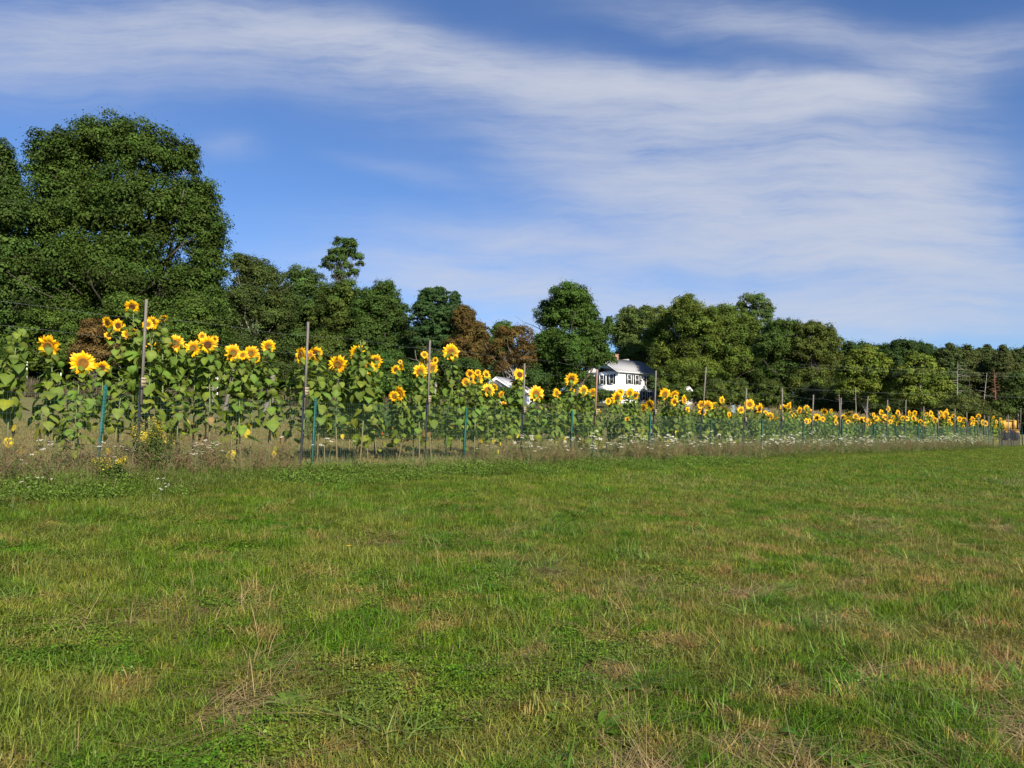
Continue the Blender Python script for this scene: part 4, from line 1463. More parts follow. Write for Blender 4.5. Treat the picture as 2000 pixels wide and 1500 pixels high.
def scatter(name, label, pts, rot, scl, idx, meshes, mat, cat=None):
    c = bpy.data.collections.new(name + '_sources')
    for i, m in enumerate(meshes):
        if not m.materials: m.materials.append(mat)
        o = bpy.data.objects.new('%s_%02d' % (name, i), m)
        c.objects.link(o)
    me = bpy.data.meshes.new(name)
    me.vertices.add(len(pts))
    me.vertices.foreach_set('co', np.asarray(pts, np.float32).ravel())
    a = me.attributes.new('rot', 'FLOAT_VECTOR', 'POINT')
    a.data.foreach_set('vector', np.asarray(rot, np.float32).ravel())
    a = me.attributes.new('scl', 'FLOAT_VECTOR', 'POINT')
    a.data.foreach_set('vector', np.asarray(scl, np.float32).ravel())
    a = me.attributes.new('idx', 'INT', 'POINT')
    a.data.foreach_set('value', np.asarray(idx, np.int32))
    me.materials.append(mat)
    o = bpy.data.objects.new(name, me)
    COL.objects.link(o)
    md = o.modifiers.new('scatter', 'NODES')
    md.node_group = SG
    for it in SG.interface.items_tree:
        if it.in_out == 'INPUT' and it.name == 'Collection':
            md[it.identifier] = c
    tag(o, label, None, None, 'stuff')
    return o


def blade_patch(name, n, rad, hmin, hmax, wid, lean, colf, seed, up=1.0):
    """many curved grass blades, 3 segments each"""
    g = np.random.default_rng(seed)
    r = rad * np.sqrt(g.random(n))
    th = g.uniform(0, 6.283, n)
    bx, by = r * np.cos(th), r * np.sin(th)
    h = g.uniform(hmin, hmax, n)
    az = g.uniform(0, 6.283, n)
    ln = np.abs(g.normal(lean, lean * .6, n))
    w_ = wid * g.uniform(.6, 1.3, n)
    dx, dy = np.cos(az), np.sin(az)
    face = az + np.pi / 2 + g.normal(0, .5, n)
    sx, sy = np.cos(face), np.sin(face)
    V = np.zeros((n, 7, 3))
    for k, (f, wf) in enumerate(((0, 1), (.4, .95), (.75, .6), (1, 0))):
        hor = ln * h * f ** 1.8
        ver = h * f * (1 - .25 * np.minimum(ln, 1.6) * f) * up
        cx, cy, cz = bx + dx * hor, by + dy * hor, ver
        if k < 3:
            V[:, 2 * k] = np.stack([cx - sx * w_ * wf / 2, cy - sy * w_ * wf / 2, cz], 1)
            V[:, 2 * k + 1] = np.stack([cx + sx * w_ * wf / 2, cy + sy * w_ * wf / 2, cz], 1)
        else:
            V[:, 6] = np.stack([cx, cy, cz], 1)
    b = np.arange(n)[:, None] * 7
    q = np.concatenate([b + np.array([[0, 1, 3, 2]]), b + np.array([[2, 3, 5, 4]])])
    t = b + np.array([[4, 5, 6]])
    C = np.repeat(colf(g, n), 7, 0)
    return npmesh(name, V.reshape(-1, 3), q, t, C)


def green_mul(g, n):
    """multipliers on the lawn colour; a few dry blades"""
    c = np.ones((n, 3)) * g.uniform(.55, 1.6, (n, 1))
    c[:, 0] *= g.uniform(.85, 1.25, n)
    dry = g.random(n) < .08
    c[dry] = np.array((2.1, 1.5, 3.0)) * g.uniform(.5, 1.0, (dry.sum(), 1))
    return c


def tuft_mul(g, n):
    c = np.ones((n, 3)) * g.uniform(.8, 1.35, (n, 1)) * np.array((.82, 1.08, 1.3))
    dry = g.random(n) < .06
    c[dry] = np.array((3.0, 2.0, 3.4))
    return c


def clover_patch(name, n, rad, seed):
    g = np.random.default_rng(seed)
    r = rad * np.sqrt(g.random(n))
    th = g.uniform(0, 6.283, n)
    p = np.stack([r * np.cos(th), r * np.sin(th), g.uniform(.02, .06, n)], 1)
    pts, nrm = [], []
    for k in range(3):
        a = th + k * 2.09
        pts.append(p + np.stack([np.cos(a) * .009, np.sin(a) * .009, np.zeros(n)], 1))
        nrm.append(unit(np.array([0, 0, 1.]) + g.normal(0, .35, (n, 3))))
    pts, nrm = np.concatenate(pts), np.concatenate(nrm)
    col = np.ones((len(pts), 3)) * g.uniform(.8, 1.35, (len(pts), 1)) * np.array((.85, 1.1, .8))
    return leaves_mesh(name, pts, nrm, g.uniform(.009, .017, len(pts)), col, .85)


def vnoise(x, y, s, seed):
    """cheap smooth value noise in numpy"""
    g = np.random.default_rng(seed).random((64, 64))
    X, Y = x * s + 100, y * s + 100
    xi, yi = np.floor(X).astype(int), np.floor(Y).astype(int)
    fx, fy = X - xi, Y - yi
    fx, fy = fx * fx * (3 - 2 * fx), fy * fy * (3 - 2 * fy)
    a, b = g[xi % 64, yi % 64], g[(xi + 1) % 64, yi % 64]
    c, d = g[xi % 64, (yi + 1) % 64], g[(xi + 1) % 64, (yi + 1) % 64]
    return (a * (1 - fx) + b * fx) * (1 - fy) + (c * (1 - fx) + d * fx) * fy


def lawn_points(n, y0, y1, dmax=DF + .2, dmin=-60, power=1.0, marg=1.15):
    """points in the view wedge on the lawn side of the fence"""
    Y = (rng.uniform(y0 ** power, y1 ** power, n)) ** (1 / power)
    X = rng.uniform(-1, 1, n) * (Y * .662 * marg + 3.0)
    d = dist_n(X, Y)
    k = (d < dmax) & (d > dmin)
    X, Y = X[k], Y[k]
    return X, Y


SLX = 0.073 * NX
SLY = 0.073 * NY


def rots(n, tilt=.12):
    return np.stack([rng.normal(0.05, tilt, n), rng.normal(0, tilt, n), rng.uniform(0, 6.283, n)], 1)


def thatch(X, Y):
    t = vnoise(X, Y, 1.6, 39) * .55 + vnoise(X, Y, 4.5, 49) * .45 + .012 * np.clip(X - .5, -3, 4) + .10 * (Y < 7) - .05
    return np.clip((t - .60) / .07, 0, 1)


def lawn():
    # short mown grass, near
    srcs = [blade_patch('short_grass', 165, .16, .03, .105, .0044, 1.0, green_mul, 20 + i) for i in range(5)]
    X, Y = lawn_points(27000, 1.5, 14.5, power=1.7)
    th = thatch(X, Y)
    k = rng.random(len(X)) > th * .9
    X, Y = X[k], Y[k]
    n = len(X)
    nz = vnoise(X, Y, 1.4, 3)
    sc = (.7 + .75 * nz) * rng.uniform(.8, 1.25, n)
    Z = terrain(X, Y)
    scatter('grass', 'short mown grass of the near lawn with brown patches', np.stack([X, Y, Z], 1), rots(n), np.stack([np.ones(n) * 1.1, np.ones(n) * 1.1, sc], 1), rng.integers(0, 5, n), srcs, M_GRASS)
    # short grass, far lawn
    srcs = [blade_patch('far_grass', 240, .34, .04, .10, .008, .8, green_mul, 40 + i) for i in range(4)]
    X, Y = lawn_points(52000, 13.0, 80, power=1.35)
    n = len(X)
    Z = terrain(X, Y)
    scatter('grass', 'mown grass of the far lawn running along the fence', np.stack([X, Y, Z], 1), rots(n, .06), np.stack([np.ones(n), np.ones(n), rng.uniform(.6, 1.3, n)], 1), rng.integers(0, 4, n), srcs, M_GRASS)
    # longer tufts
    srcs = [blade_patch('grass_tuft', 40, .08, .10, .26, .0068, 1.3, tuft_mul, 60 + i) for i in range(5)]
    X, Y = lawn_points(12000, 1.5, 26, power=1.5)
    nz = vnoise(X, Y, 1.1, 9) * vnoise(X, Y, 3.2, 19)
    k = (nz > .27) | (rng.random(len(X)) < .06)
    X, Y = X[k], Y[k]
    n = len(X)
    s_ = rng.uniform(.45, 1.0, n)
    scatter('grass', 'longer blue green grass tufts standing out of the lawn', np.stack([X, Y, terrain(X, Y)], 1), rots(n), np.stack([s_ * 1.2, s_ * 1.2, s_ * .8], 1), rng.integers(0, 5, n), srcs, M_GRASS)
    # clover
    srcs = [clover_patch('clover', 170, .14, 80 + i) for i in range(4)]
    X, Y = lawn_points(14500, 1.5, 13.5, power=1.5)
    nz = vnoise(X, Y, 1.3, 29) * .7 + vnoise(X, Y, 5.0, 28) * .3
    k = nz > .60
    X, Y = X[k], Y[k]
    n = len(X)
    scatter('clover', 'low clover carpets between the grass', np.stack([X, Y, terrain(X, Y)], 1), rots(n, .08), np.ones((n, 3)) * rng.uniform(.8, 1.25, (n, 1)), rng.integers(0, 4, n), srcs, M_GRASS)
    # broad leaved lawn weeds (dandelion, plantain rosettes)
    def ros(seed):
        g = random.Random(seed)
        mb = MB()
        for k in range(9):
            a = k * .7 + g.uniform(-.2, .2)
            L = g.uniform(.07, .13)
            pts, wd = [], []
            d = Vector((math.cos(a), math.sin(a), 0))
            sd_ = Vector((-d.y, d.x, 0))
            v = []
            for f, w_ in ((0, .15), (.35, .8), (.7, 1), (1, .1)):
                p = d * L * f + Vector((0, 0, L * (.75 * f - .55 * f * f)))
                v += [tuple(p - sd_ * .016 * w_), tuple(p + sd_ * .016 * w_)]
            mb.add(v, [(0, 1, 3, 2), (2, 3, 5, 4), (4, 5, 7, 6)], c=(np.array((.8, 1.15, .9)) * g.uniform(.8, 1.3)))
        o = mb.build('rosette', None)
        me = o.data
        bpy.data.objects.remove(o)
        me.materials.clear()
        return me
    srcs = [ros(i) for i in range(4)]
    X, Y = lawn_points(1500, 1.5, 14, power=1.4)
    n = len(X)
    scatter('lawn_weeds', 'broad leaved weed rosettes in the lawn', np.stack([X, Y, terrain(X, Y) + .015], 1), rots(n, .1), np.ones((n, 3)) * rng.uniform(.5, 1.3, (n, 1)), rng.integers(0, 4, n), srcs, M_GRASS)

    # dry straw lying and standing
    def straw_col(g, n):
        return np.array((0.36, 0.27, 0.13)) * g.uniform(.55, 1.25, (n, 1))
    srcs = [blade_patch('dry_straw', 34, .13, .05, .14, .0035, 3.2, straw_col, 90 + i, up=.35) for i in range(4)]
    srcs += [blade_patch('dry_straw', 5, .08, .10, .22, .003, .6, straw_col, 96 + i) for i in range(2)]
    X, Y = lawn_points(20500, 1.5, 18, power=1.4)
    k = (rng.random(len(X)) < thatch(X, Y)) | (rng.random(len(X)) < .06)
    X, Y = X[k], Y[k]
    n = len(X)
    scatter('dry_straw', 'dry straw and dead grass clippings scattered in the lawn', np.stack([X, Y, terrain(X, Y) + .02], 1), rots(n, .1), np.ones((n, 3)) * rng.uniform(.7, 1.3, (n, 1)),
            np.where(rng.random(n) < .88, rng.integers(0, 4, n), rng.integers(4, 6, n)), srcs, M_WEED)


lawn()


def strip_points(s0, s1, d0, d1, n):
    s = rng.uniform(s0, s1, n)
    d = rng.uniform(d0, d1, n)
    return NX * d + UX * s, NY * d + UY * s


def weeds():
    def dryc(g, n):
        c = np.array((0.27, 0.215, 0.115)) * g.uniform(.5, 1.35, (n, 1))
        k = g.random(n) < .62
        c[k] = np.array((0.10, 0.155, 0.028)) * g.uniform(.7, 1.3, (k.sum(), 1))
        return c

    def grc(g, n):
        c = np.array((0.105, 0.155, 0.026)) * g.uniform(.6, 1.4, (n, 1))
        k = g.random(n) < .12
        c[k] = np.array((0.24, 0.19, 0.09))
        return c
    # uncut green grass foot of the fence
    srcs = [blade_patch('uncut_grass', 120, .22, .10, .27, .007, .7, grc, 110 + i) for i in range(4)]
    X, Y = strip_points(-9.5, 60, DF - 2.6, DF - .1, 15000)
    d = dist_n(X, Y)
    sA = X * UX + Y * UY
    lim = np.interp(sA, [0, 6, 12, 22], [2.5, 2.2, 1.5, 1.1]) + 1.0 * (vnoise(X, Y, .6, 52) - .5)
    k = DF - d < lim
    X, Y, d, lim = X[k], Y[k], d[k], lim[k]
    n = len(X)
    hs = np.interp((DF - d) / lim, [0, .5, 1], [1.05, .7, .2]) * (.6 + .7 * vnoise(X, Y, 1.1, 51))
    scatter('uncut_grass', 'uncut green grass and weeds at the foot of the fence', np.stack([X, Y, terrain(X, Y)], 1), rots(n, .1), np.stack([np.ones(n), np.ones(n), hs], 1), rng.integers(0, 4, n), srcs, M_WEED)
    # leafy low weeds
    def leafy(seed):
        g = np.random.default_rng(seed)
        n = 220
        p = g.normal(0, 1, (n, 3)) * np.array((.10, .10, .06))
        p[:, 2] = np.abs(p[:, 2]) + .04
        nr = unit(g.normal(0, .7, (n, 3)) + np.array([0, -.2, .8]))
        return leaves_mesh('leafy_weed', p, nr, g.uniform(.014, .034, n), np.array((0.090, 0.150, 0.020)) * g.uniform(.5, 1.5, (n, 1)), .6)
    srcs = [leafy(130 + i) for i in range(4)]
    X, Y = strip_points(-9.5, 22, DF - 2.3, DF - .2, 3000)
    k = vnoise(X, Y, 1.1, 61) * .6 + vnoise(X, Y, 3.3, 62) * .4 > .52
    X, Y = X[k], Y[k]
    n = len(X)
    scatter('leafy_weeds', 'low leafy weeds mixed with the grass in front of the fence', np.stack([X, Y, terrain(X, Y)], 1), rots(n, .1), np.ones((n, 3)) * rng.uniform(.6, 1.3, (n, 1)), rng.integers(0, 4, n), srcs, M_WEED)
    # dry brown seed stalks right at the wire
    def stalk(seed):
        g = random.Random(seed)
        mb = MB()
        for k in range(9):
            x, y = g.gauss(0, .07), g.gauss(0, .07)
            h = g.uniform(.3, .62)
            lx, ly_ = g.gauss(0, .08), g.gauss(0, .08)
            cl = (np.array((0.21, 0.145, 0.08)) if g.random() < .5 else np.array((.13, .16, .045))) * g.uniform(.6, 1.4)
            mb.tube([(x, y, 0), (x + lx * .4, y + ly_ * .4, h * .6), (x + lx, y + ly_, h)], [.003, .0022, .0012], 3, c=tuple(cl), cap=False)
            for q in range(9):
                f = g.uniform(.45, 1)
                a = g.uniform(0, 6.28)
                s_ = (x + lx * f, y + ly_ * f, h * f)
                L = .07 * g.uniform(.5, 1.3)
                e = (s_[0] + math.cos(a) * L, s_[1] + math.sin(a) * L, s_[2] + L * .7)
                mb.tube([s_, e], [.0015, .003], 3, c=tuple(cl * 1.1), cap=True)
        o = mb.build('seed_stalk', None)
        me = o.data
        bpy.data.objects.remove(o)
        me.materials.clear()
        return me
    srcs = [stalk(150 + i) for i in range(5)]
    X, Y = strip_points(-9.5, 58, DF - .75, DF + .45, 5600)
    nz = vnoise(X, Y, .5, 71)
    sA = X * UX + Y * UY
    k = (nz > .50) | (sA < 7.4) | (sA > 22) & (rng.random(len(X)) < .45)
    k &= ~((sA > 7.5) & (sA < 13.5) & (rng.random(len(X)) < .5))
    k &= rng.random(len(X)) < np.where(sA < 7.6, .30, .42)
    X, Y = X[k], Y[k]
    n = len(X)
    scatter('dry_weeds', 'dry brown seed stalks tangled in the wire of the fence', np.stack([X, Y, terrain(X, Y)], 1), rots(n, .12), np.ones((n, 3)) * (rng.uniform(.55, 1.15, (n, 1)) * np.where((X * UX + Y * UY) < 7.5, 1.15, .95)[:, None]), rng.integers(0, 5, n), srcs, M_WEED)
    srcs = [blade_patch('dry_grass', 70, .2, .15, .42, .005, .5, dryc, 170 + i) for i in range(4)]
    X, Y = strip_points(-9.5, 60, DF - .8, DF + .5, 3600)
    k = (vnoise(X, Y, .6, 81) > .36) & (rng.random(len(X)) < .5)
    X, Y = X[k], Y[k]
    n = len(X)
    scatter('dry_weeds', 'thin dry grass standing along the fence wire', np.stack([X, Y, terrain(X, Y)], 1), rots(n, .1), np.stack([np.ones(n), np.ones(n), rng.uniform(.5, 1.1, n)], 1), rng.integers(0, 4, n), srcs, M_WEED)
    # field stubble just behind the fence
    def stub(g, n):
        return np.array((0.21, 0.18, 0.068)) * g.uniform(.5, 1.3, (n, 1))
    srcs = [blade_patch('stubble', 70, .3, .05, .14, .006, .5, stub, 180 + i) for i in range(3)]
    X, Y = strip_points(-14, 30, DF + .6, DF + 16, 9000)
    n = len(X)
    scatter('stubble', 'pale cut stubble on the field floor behind the fence', np.stack([X, Y, terrain(X, Y)], 1), rots(n, .1), np.stack([np.ones(n), np.ones(n), rng.uniform(.4, 1.1, n)], 1), rng.integers(0, 3, n), srcs, M_WEED)
    # rough weedy edge at the far right of the lawn
    srcs = [blade_patch('rough_grass', 90, .3, .08, .26, .009, .8, dryc, 190 + i) for i in range(3)]
    X, Y = strip_points(22, 75, -6, 5.2, 4200)
    k = vnoise(X, Y, .35, 91) > .4
    X, Y = X[k], Y[k]
    n = len(X)
    scatter('rough_grass', 'rough brown and green weeds at the right edge of the lawn', np.stack([X, Y, terrain(X, Y)], 1), rots(n, .1), np.stack([np.ones(n), np.ones(n), rng.uniform(.3, 1.0, n)], 1), rng.integers(0, 3, n), srcs, M_WEED)

    # corn patch behind the right part of the sunflowers
    def corn(seed):
        g = random.Random(seed)
        mb = MB()
        h = g.uniform(1.9, 2.3)
        mb.tube([(0, 0, 0), (0, 0, h)], [.014, .006], 4, c=(.16, .17, .06))
        for k in range(9):
            a = k * 3.14 + g.uniform(-.5, .5)
            z = .3 + k * (h - .5) / 9
            L = g.uniform(.5, .8)
            d = Vector((math.cos(a), math.sin(a), 0))
            sd_ = Vector((-d.y, d.x, 0))
            v = []
            for f, w_ in ((0, .6), (.35, 1), (.7, .8), (1, .05)):
                p = Vector((0, 0, z)) + d * L * f + Vector((0, 0, L * (.9 * f - 1.15 * f * f)))
                v += [tuple(p - sd_ * .035 * w_), tuple(p + sd_ * .035 * w_)]
            mb.add(v, [(0, 1, 3, 2), (2, 3, 5, 4), (4, 5, 7, 6)], c=np.array((.13, .16, .05)) * g.uniform(.7, 1.3))
        for k in range(6):
            a = g.uniform(0, 6.28)
            mb.tube([(0, 0, h - .02), (math.cos(a) * .06, math.sin(a) * .06, h + .16), (math.cos(a) * .13, math.sin(a) * .13, h + .25 * g.uniform(.6, 1.2))], [.006, .006, .003], 3, c=(.34, .28, .15))
        o = mb.build('corn_plant', None)
        me = o.data
        bpy.data.objects.remove(o)
        me.materials.clear()
        return me
    srcs = [corn(200 + i) for i in range(5)]
    P = []
    for r_ in range(7):
        d = DF + 8 + r_ * 1.5
        for s_ in np.arange(35 + r_ * 1.2, 82, .3):
            P.append((NX * d + UX * s_ + rng.normal(0, .05), NY * d + UY * s_ + rng.normal(0, .05)))
    P = np.array(P)
    n = len(P)
    scatter('corn', 'rows of pale tasselled corn behind the right part of the sunflowers', np.stack([P[:, 0], P[:, 1], terrain(P[:, 0], P[:, 1])], 1), rots(n, .03), np.ones((n, 3)) * rng.uniform(.72, .90, (n, 1)), rng.integers(0, 5, n), srcs, M_WEED)

    # garden bed greenery behind the middle sunflowers
    def bed(seed):
        g = np.random.default_rng(seed)
        n = 320
        p = g.normal(0, 1, (n, 3)) * np.array((.28, .28, .22))
        p[:, 2] = np.abs(p[:, 2]) * 1.6 + .1
        nr = unit(g.normal(0, .7, (n, 3)) + np.array([0, -.3, .7]))
        c = np.array((0.055, 0.098, 0.022)) * g.uniform(.6, 1.5, (n, 1))
        k = g.random(n) < .018
        c[k] = np.array((0.65, 0.10, 0.02))
        return leaves_mesh('garden_greenery', p, nr, g.uniform(.05, .11, n), c, .6)
    srcs = [bed(220 + i) for i in range(4)]
    P = []
    for r_ in range(5):
        d = DF + 8 + r_ * 2.4
        for s_ in np.arange(13 + r_ * 1.6, 27 + r_ * 2.6, .42):
            P.append((NX * d + UX * s_ + rng.normal(0, .1), NY * d + UY * s_ + rng.normal(0, .2)))
    P = np.array(P)
    n = len(P)
    scatter('garden_greenery', 'leafy garden rows with specks of red bloom behind the middle sunflowers', np.stack([P[:, 0], P[:, 1], terrain(P[:, 0], P[:, 1])], 1), rots(n, .05), np.ones((n, 3)) * rng.uniform(.7, 1.35, (n, 1)), rng.integers(0, 4, n), srcs, M_WEED)
    # greyish weeds along the far edge of the field
    def edgec(g, n):
        return np.array((0.12, 0.105, 0.06)) * g.uniform(.5, 1.3, (n, 1))
    srcs = [blade_patch('field_edge_weeds', 90, .9, .5, 1.3, .03, .4, edgec, 240 + i) for i in range(3)]
    X, Y = strip_points(-30, 75, 58, 66, 2600)
    n = len(X)
    scatter('field_edge_weeds', 'greyish tall weeds along the far edge of the field', np.stack([X, Y, terrain(X, Y)], 1), rots(n, .05), np.ones((n, 3)) * rng.uniform(.6, 1.2, (n, 1)), rng.integers(0, 3, n), srcs, M_WEED)


weeds()


# ------------------------------------------------------------------ white umbel wildflowers
M_UMBEL = plain_mat('white_umbel', (0.70, 0.68, 0.56), 0.8, 0.15, 40)


def umbel_mesh(seed):
    g = random.Random(seed)
    st, ums = MB(), []
    nst = g.randint(2, 4)
    for k in range(nst):
        um = MB()
        ums.append(um)
        h = g.uniform(.34, .70)
        x, y = g.gauss(0, .07), g.gauss(0, .07)
        st.tube([(0, 0, 0), (x * .4, y * .4, h * .5), (x, y, h)], [.0035, .003, .002], 3, c=(.12, .15, .06), cap=False)
        R_ = g.uniform(.025, .045)
        tl = Vector((g.gauss(0, .12), -.25 + g.gauss(0, .12), 1)).normalized()
        a = tl.cross(Vector((1, 0, 0))).normalized()
        b = tl.cross(a)
        c = Vector((x, y, h + .03))
        for q in range(30):
            r = R_ * math.sqrt(g.random())
            th = g.uniform(0, 6.28)
            p = c + (a * math.cos(th) + b * math.sin(th)) * r + tl * g.uniform(-.003, .005)
            if q < 9: st.tube([(x, y, h), tuple(p)], [.001, .0008], 3, c=(.12, .15, .06), cap=False)
            s_ = .0075 * g.uniform(.7, 1.3)
            um.add([tuple(p + a * s_), tuple(p + b * s_), tuple(p - a * s_), tuple(p - b * s_)], [(0, 1, 2, 3)])
    for k in range(8):
        a_ = g.uniform(0, 6.28)
        L = .1
        z = g.uniform(.03, .2)
        st.add([(0, 0, z), (math.cos(a_) * L, math.sin(a_) * L, z + .04), (math.cos(a_ + .25) * L * .9, math.sin(a_ + .25) * L * .9, z + .03)], t=[(0, 1, 2)], c=(.07, .12, .03))
    so = st.build('stem', M_STEM)
    r = [so.data]
    bpy.data.objects.remove(so)
    for um in ums:
        uo = um.build('umbel', M_UMBEL)
        r.append(uo.data)
        bpy.data.objects.remove(uo)
    return r


UM = [umbel_mesh(i) for i in range(6)]
fl = [(x, rng.uniform(DF - .5, DF + .1)) for x in list(rng.uniform(325, 455, 34)) + list(rng.uniform(455, 900, 12)) + list(rng.uniform(900, 1260, 34)) + list(rng.uniform(0, 325, 20))]
lone = [(15, 12.0), (60, 12.0), (105, 11.6), (76, 11.3), (12, 10.3), (30, 10.1), (48, 10.2), (310, 10.4), (328, 10.4), (228, 10.6), (300, 9.9), (318, 9.8), (240, 12.1), (135, 11.8)]
wc = {}
lone.sort()
for i, (px, d) in enumerate(sorted(fl) + lone):
    p = gbase_d(px, d)
    k = i % 6
    t = empty('wildflower', p, random.uniform(0, 6.28))
    sc = random.uniform(.75, 1.15) if i < len(fl) else random.uniform(.4, .65)
    t.scale = (sc, sc, sc)
    link('stem', UM[k][0], M_STEM, t)
    for um_ in UM[k][1:]:
        link('umbel', um_, M_UMBEL, t)
    if i < len(fl):
        g = gap_of(px)
        wc[g] = wc.get(g, 0) + 1
        tag(t, 'white flat-topped wildflower in the weeds, %s from left %s' % (word_n(wc[g] - 1), GAPN[g]), 'wildflower', 'white wildflowers along the fence')
    else:
        tag(t, 'short white flat-topped wildflower on the left lawn, %s from the left edge' % word_n(i - len(fl)), 'wildflower', 'short white wildflowers on the lawn')


def umbel_stuff():
    meshes = []
    for ms in UM:
        m = MB()
        for me, c in [(ms[0], (.12, .15, .06))] + [(b, (.66, .64, .52)) for b in ms[1:]]:
            v = np.zeros(len(me.vertices) * 3)
            me.vertices.foreach_get('co', v)
            q = [tuple(p.vertices) for p in me.polygons if len(p.vertices) == 4]
            t = [tuple(p.vertices) for p in me.polygons if len(p.vertices) == 3]
            m.add(v.reshape(-1, 3), q, t, c)
        o = m.build('wildflower_mass', None)
        me = o.data
        bpy.data.objects.remove(o)
        me.materials.clear()
        meshes.append(me)
    X, Y = strip_points(13, 58, DF - .9, DF + .2, 950)
    n = len(X)
    scatter('wildflower_mass', 'dense band of white flat-topped wildflowers along the right half of the fence', np.stack([X, Y, terrain(X, Y)], 1), rots(n, .1), np.ones((n, 3)) * rng.uniform(.8, 1.4, (n, 1)), rng.integers(0, 6, n), meshes, M_WEED)


umbel_stuff()


# ------------------------------------------------------------------ goldenrod in front of the fence
def goldenrod(px, d, h, wdt, label, n=26, seed=1):
    b = gbase_d(px, d)
    t = empty('goldenrod', b)
    g = random.Random(seed)
    gr = np.random.default_rng(seed)
    st = MB()
    P, N, C, Sz, FP, FN = [], [], [], [], [], []
    for k in range(n):
        a = g.uniform(0, 6.28)
        r = wdt * math.sqrt(g.random())
        hh = h * g.uniform(.62, 1.0)
        top = Vector((math.cos(a) * r, math.sin(a) * r, hh))
        bs = Vector((math.cos(a) * r * .4, math.sin(a) * r * .4, 0))
        st.tube([bs, bs.lerp(top, .5) + Vector((0, 0, .04)), top], [.004, .003, .002], 4, c=(.12, .12, .05), cap=False)
        for q in range(75):
            f = g.uniform(.12, .98)
            p = bs.lerp(top, f)
            aa = g.uniform(0, 6.28)
            P.append(tuple(p + Vector((math.cos(aa), math.sin(aa), .35)) * g.uniform(.01, .07)))
            N.append((math.cos(aa) * .5 + g.gauss(0, .4), math.sin(aa) * .5 + g.gauss(0, .4), .8))
        if g.random() < .7:
            for q in range(34):
                aa = g.uniform(0, 6.28)
                rr = g.uniform(0, .06)
                FP.append(tuple(top + Vector((math.cos(aa) * rr, math.sin(aa) * rr, g.uniform(-.03, .05)))))
                FN.append((g.gauss(0, .6), g.gauss(0, .6), .8))
    st.build('stem', M_STEM, t)
    P, N = np.array(P), unit(np.array(N))
    me = leaves_mesh('foliage', P, N, gr.uniform(.035, .07, len(P)), np.array((0.062, 0.105, 0.018)) * gr.uniform(.6, 1.4, (len(P), 1)), .3)
    link('foliage', me, M_WEED, t)
    FP, FN = np.array(FP), unit(np.array(FN))
    me = leaves_mesh('blossom', FP, FN, gr.uniform(.012, .026, len(FP)), np.array((0.50, 0.40, 0.03)) * gr.uniform(.6, 1.2, (len(FP), 1)), .8)
    link('blossom', me, M_WEED, t)
    tag(t, label, 'plant')


goldenrod(303, DF - .35, 1.0, .33, 'bushy goldenrod with yellow tips right of the first tall stake', 40, 3)
goldenrod(215, DF - .7, .42, .24, 'low yellow tinged goldenrod at the foot of the first green post', 16, 5)

# fallen/low sunflower leaf touches: yellow lawn flower
def lawn_flower(px, py, label):
    r = ray(px, py)
    tt = 1.6
    for _ in range(30):
        p = r * tt
        tt *= 1 + (p.z - tz(p.x, p.y) - .05) * .4 / tt if p.z > -5 else 1
    p = r * tt
    b = Vector((p.x, p.y, tz(p.x, p.y)))
    t = empty('dandelion', b)
    mb = MB()
    mb.tube([(0, 0, 0), (.01, 0, .08), (.0, -.01, .13)], [.003, .003, .003], 5, c=(.12, .16, .05))
    mb.build('stem', M_STEM, t)
    fb = MB()
    for k in range(22):
        a = k * 2.4
        r_ = .022 * math.sqrt((k + 1) / 22)
        c = Vector((math.cos(a) * r_, -.01 + math.sin(a) * r_, .135 - r_ * .15))
        d = Vector((math.cos(a), math.sin(a), .3))
        s_ = Vector((-math.sin(a), math.cos(a), 0)) * .004
        fb.add([tuple(c - s_), tuple(c + s_), tuple(c + s_ + d * .012), tuple(c - s_ + d * .012)], [(0, 1, 2, 3)], c=(.8, .52, .02))
    fb.build('blossom', M_PETAL, t)
    tag(t, label, 'flower')


lawn_flower(682, 1062, 'single small yellow flower alone in the lawn')


# ------------------------------------------------------------------ grey posts, pipe rack and overhead wires beyond the field
def old_post(px, ytop, Y, label, r=.09, lean=0.0, mat=None, hmin=1.2):
    b = gbase(px, Y)
    top = at(px, ytop, Y)
    h = max(hmin, top.z - b.z)
    t = MB()
    pts = [(lean * f, 0, -.2 + (h + .2) * f) for f in (0, .3, .6, .9, 1)]
    t.tube(pts, [r * 1.1, r, r * .95, r * .9, r * .75], 8)
    o = t.build('old_post', mat or M_WOOD, None, b, smooth=True)
    tag(o, label, 'post')


M_WHITE = plain_mat('white_pipe', (0.6, 0.6, 0.58), .5, .1, 5)
old_post(437, 722, 44, 'grey leaning fence post behind the fourth-stake gap left of centre', .10, .5)
old_post(516, 728, 46, 'thick grey leaning log post behind the single upright sunflower', .15, .5)
old_post(531, 730, 46, 'slim grey post right of the thick log post', .07, .1)
old_post(655, 725, 40, 'slim grey post behind the first gap right of the second stake', .06, .1)
old_post(415, 745, 42, 'short brown post below the white pipe rack', .09, 0)
old_post(49, 705, 60, 'thin white post near the far left edge', .05, 0, M_WHITE)
old_post(116, 728, 60, 'thin white post behind the large leftmost sunflower', .05, 0, M_WHITE)
old_post(232, 716, 60, 'thin white post behind the brown shrub', .05, 0, M_WHITE)


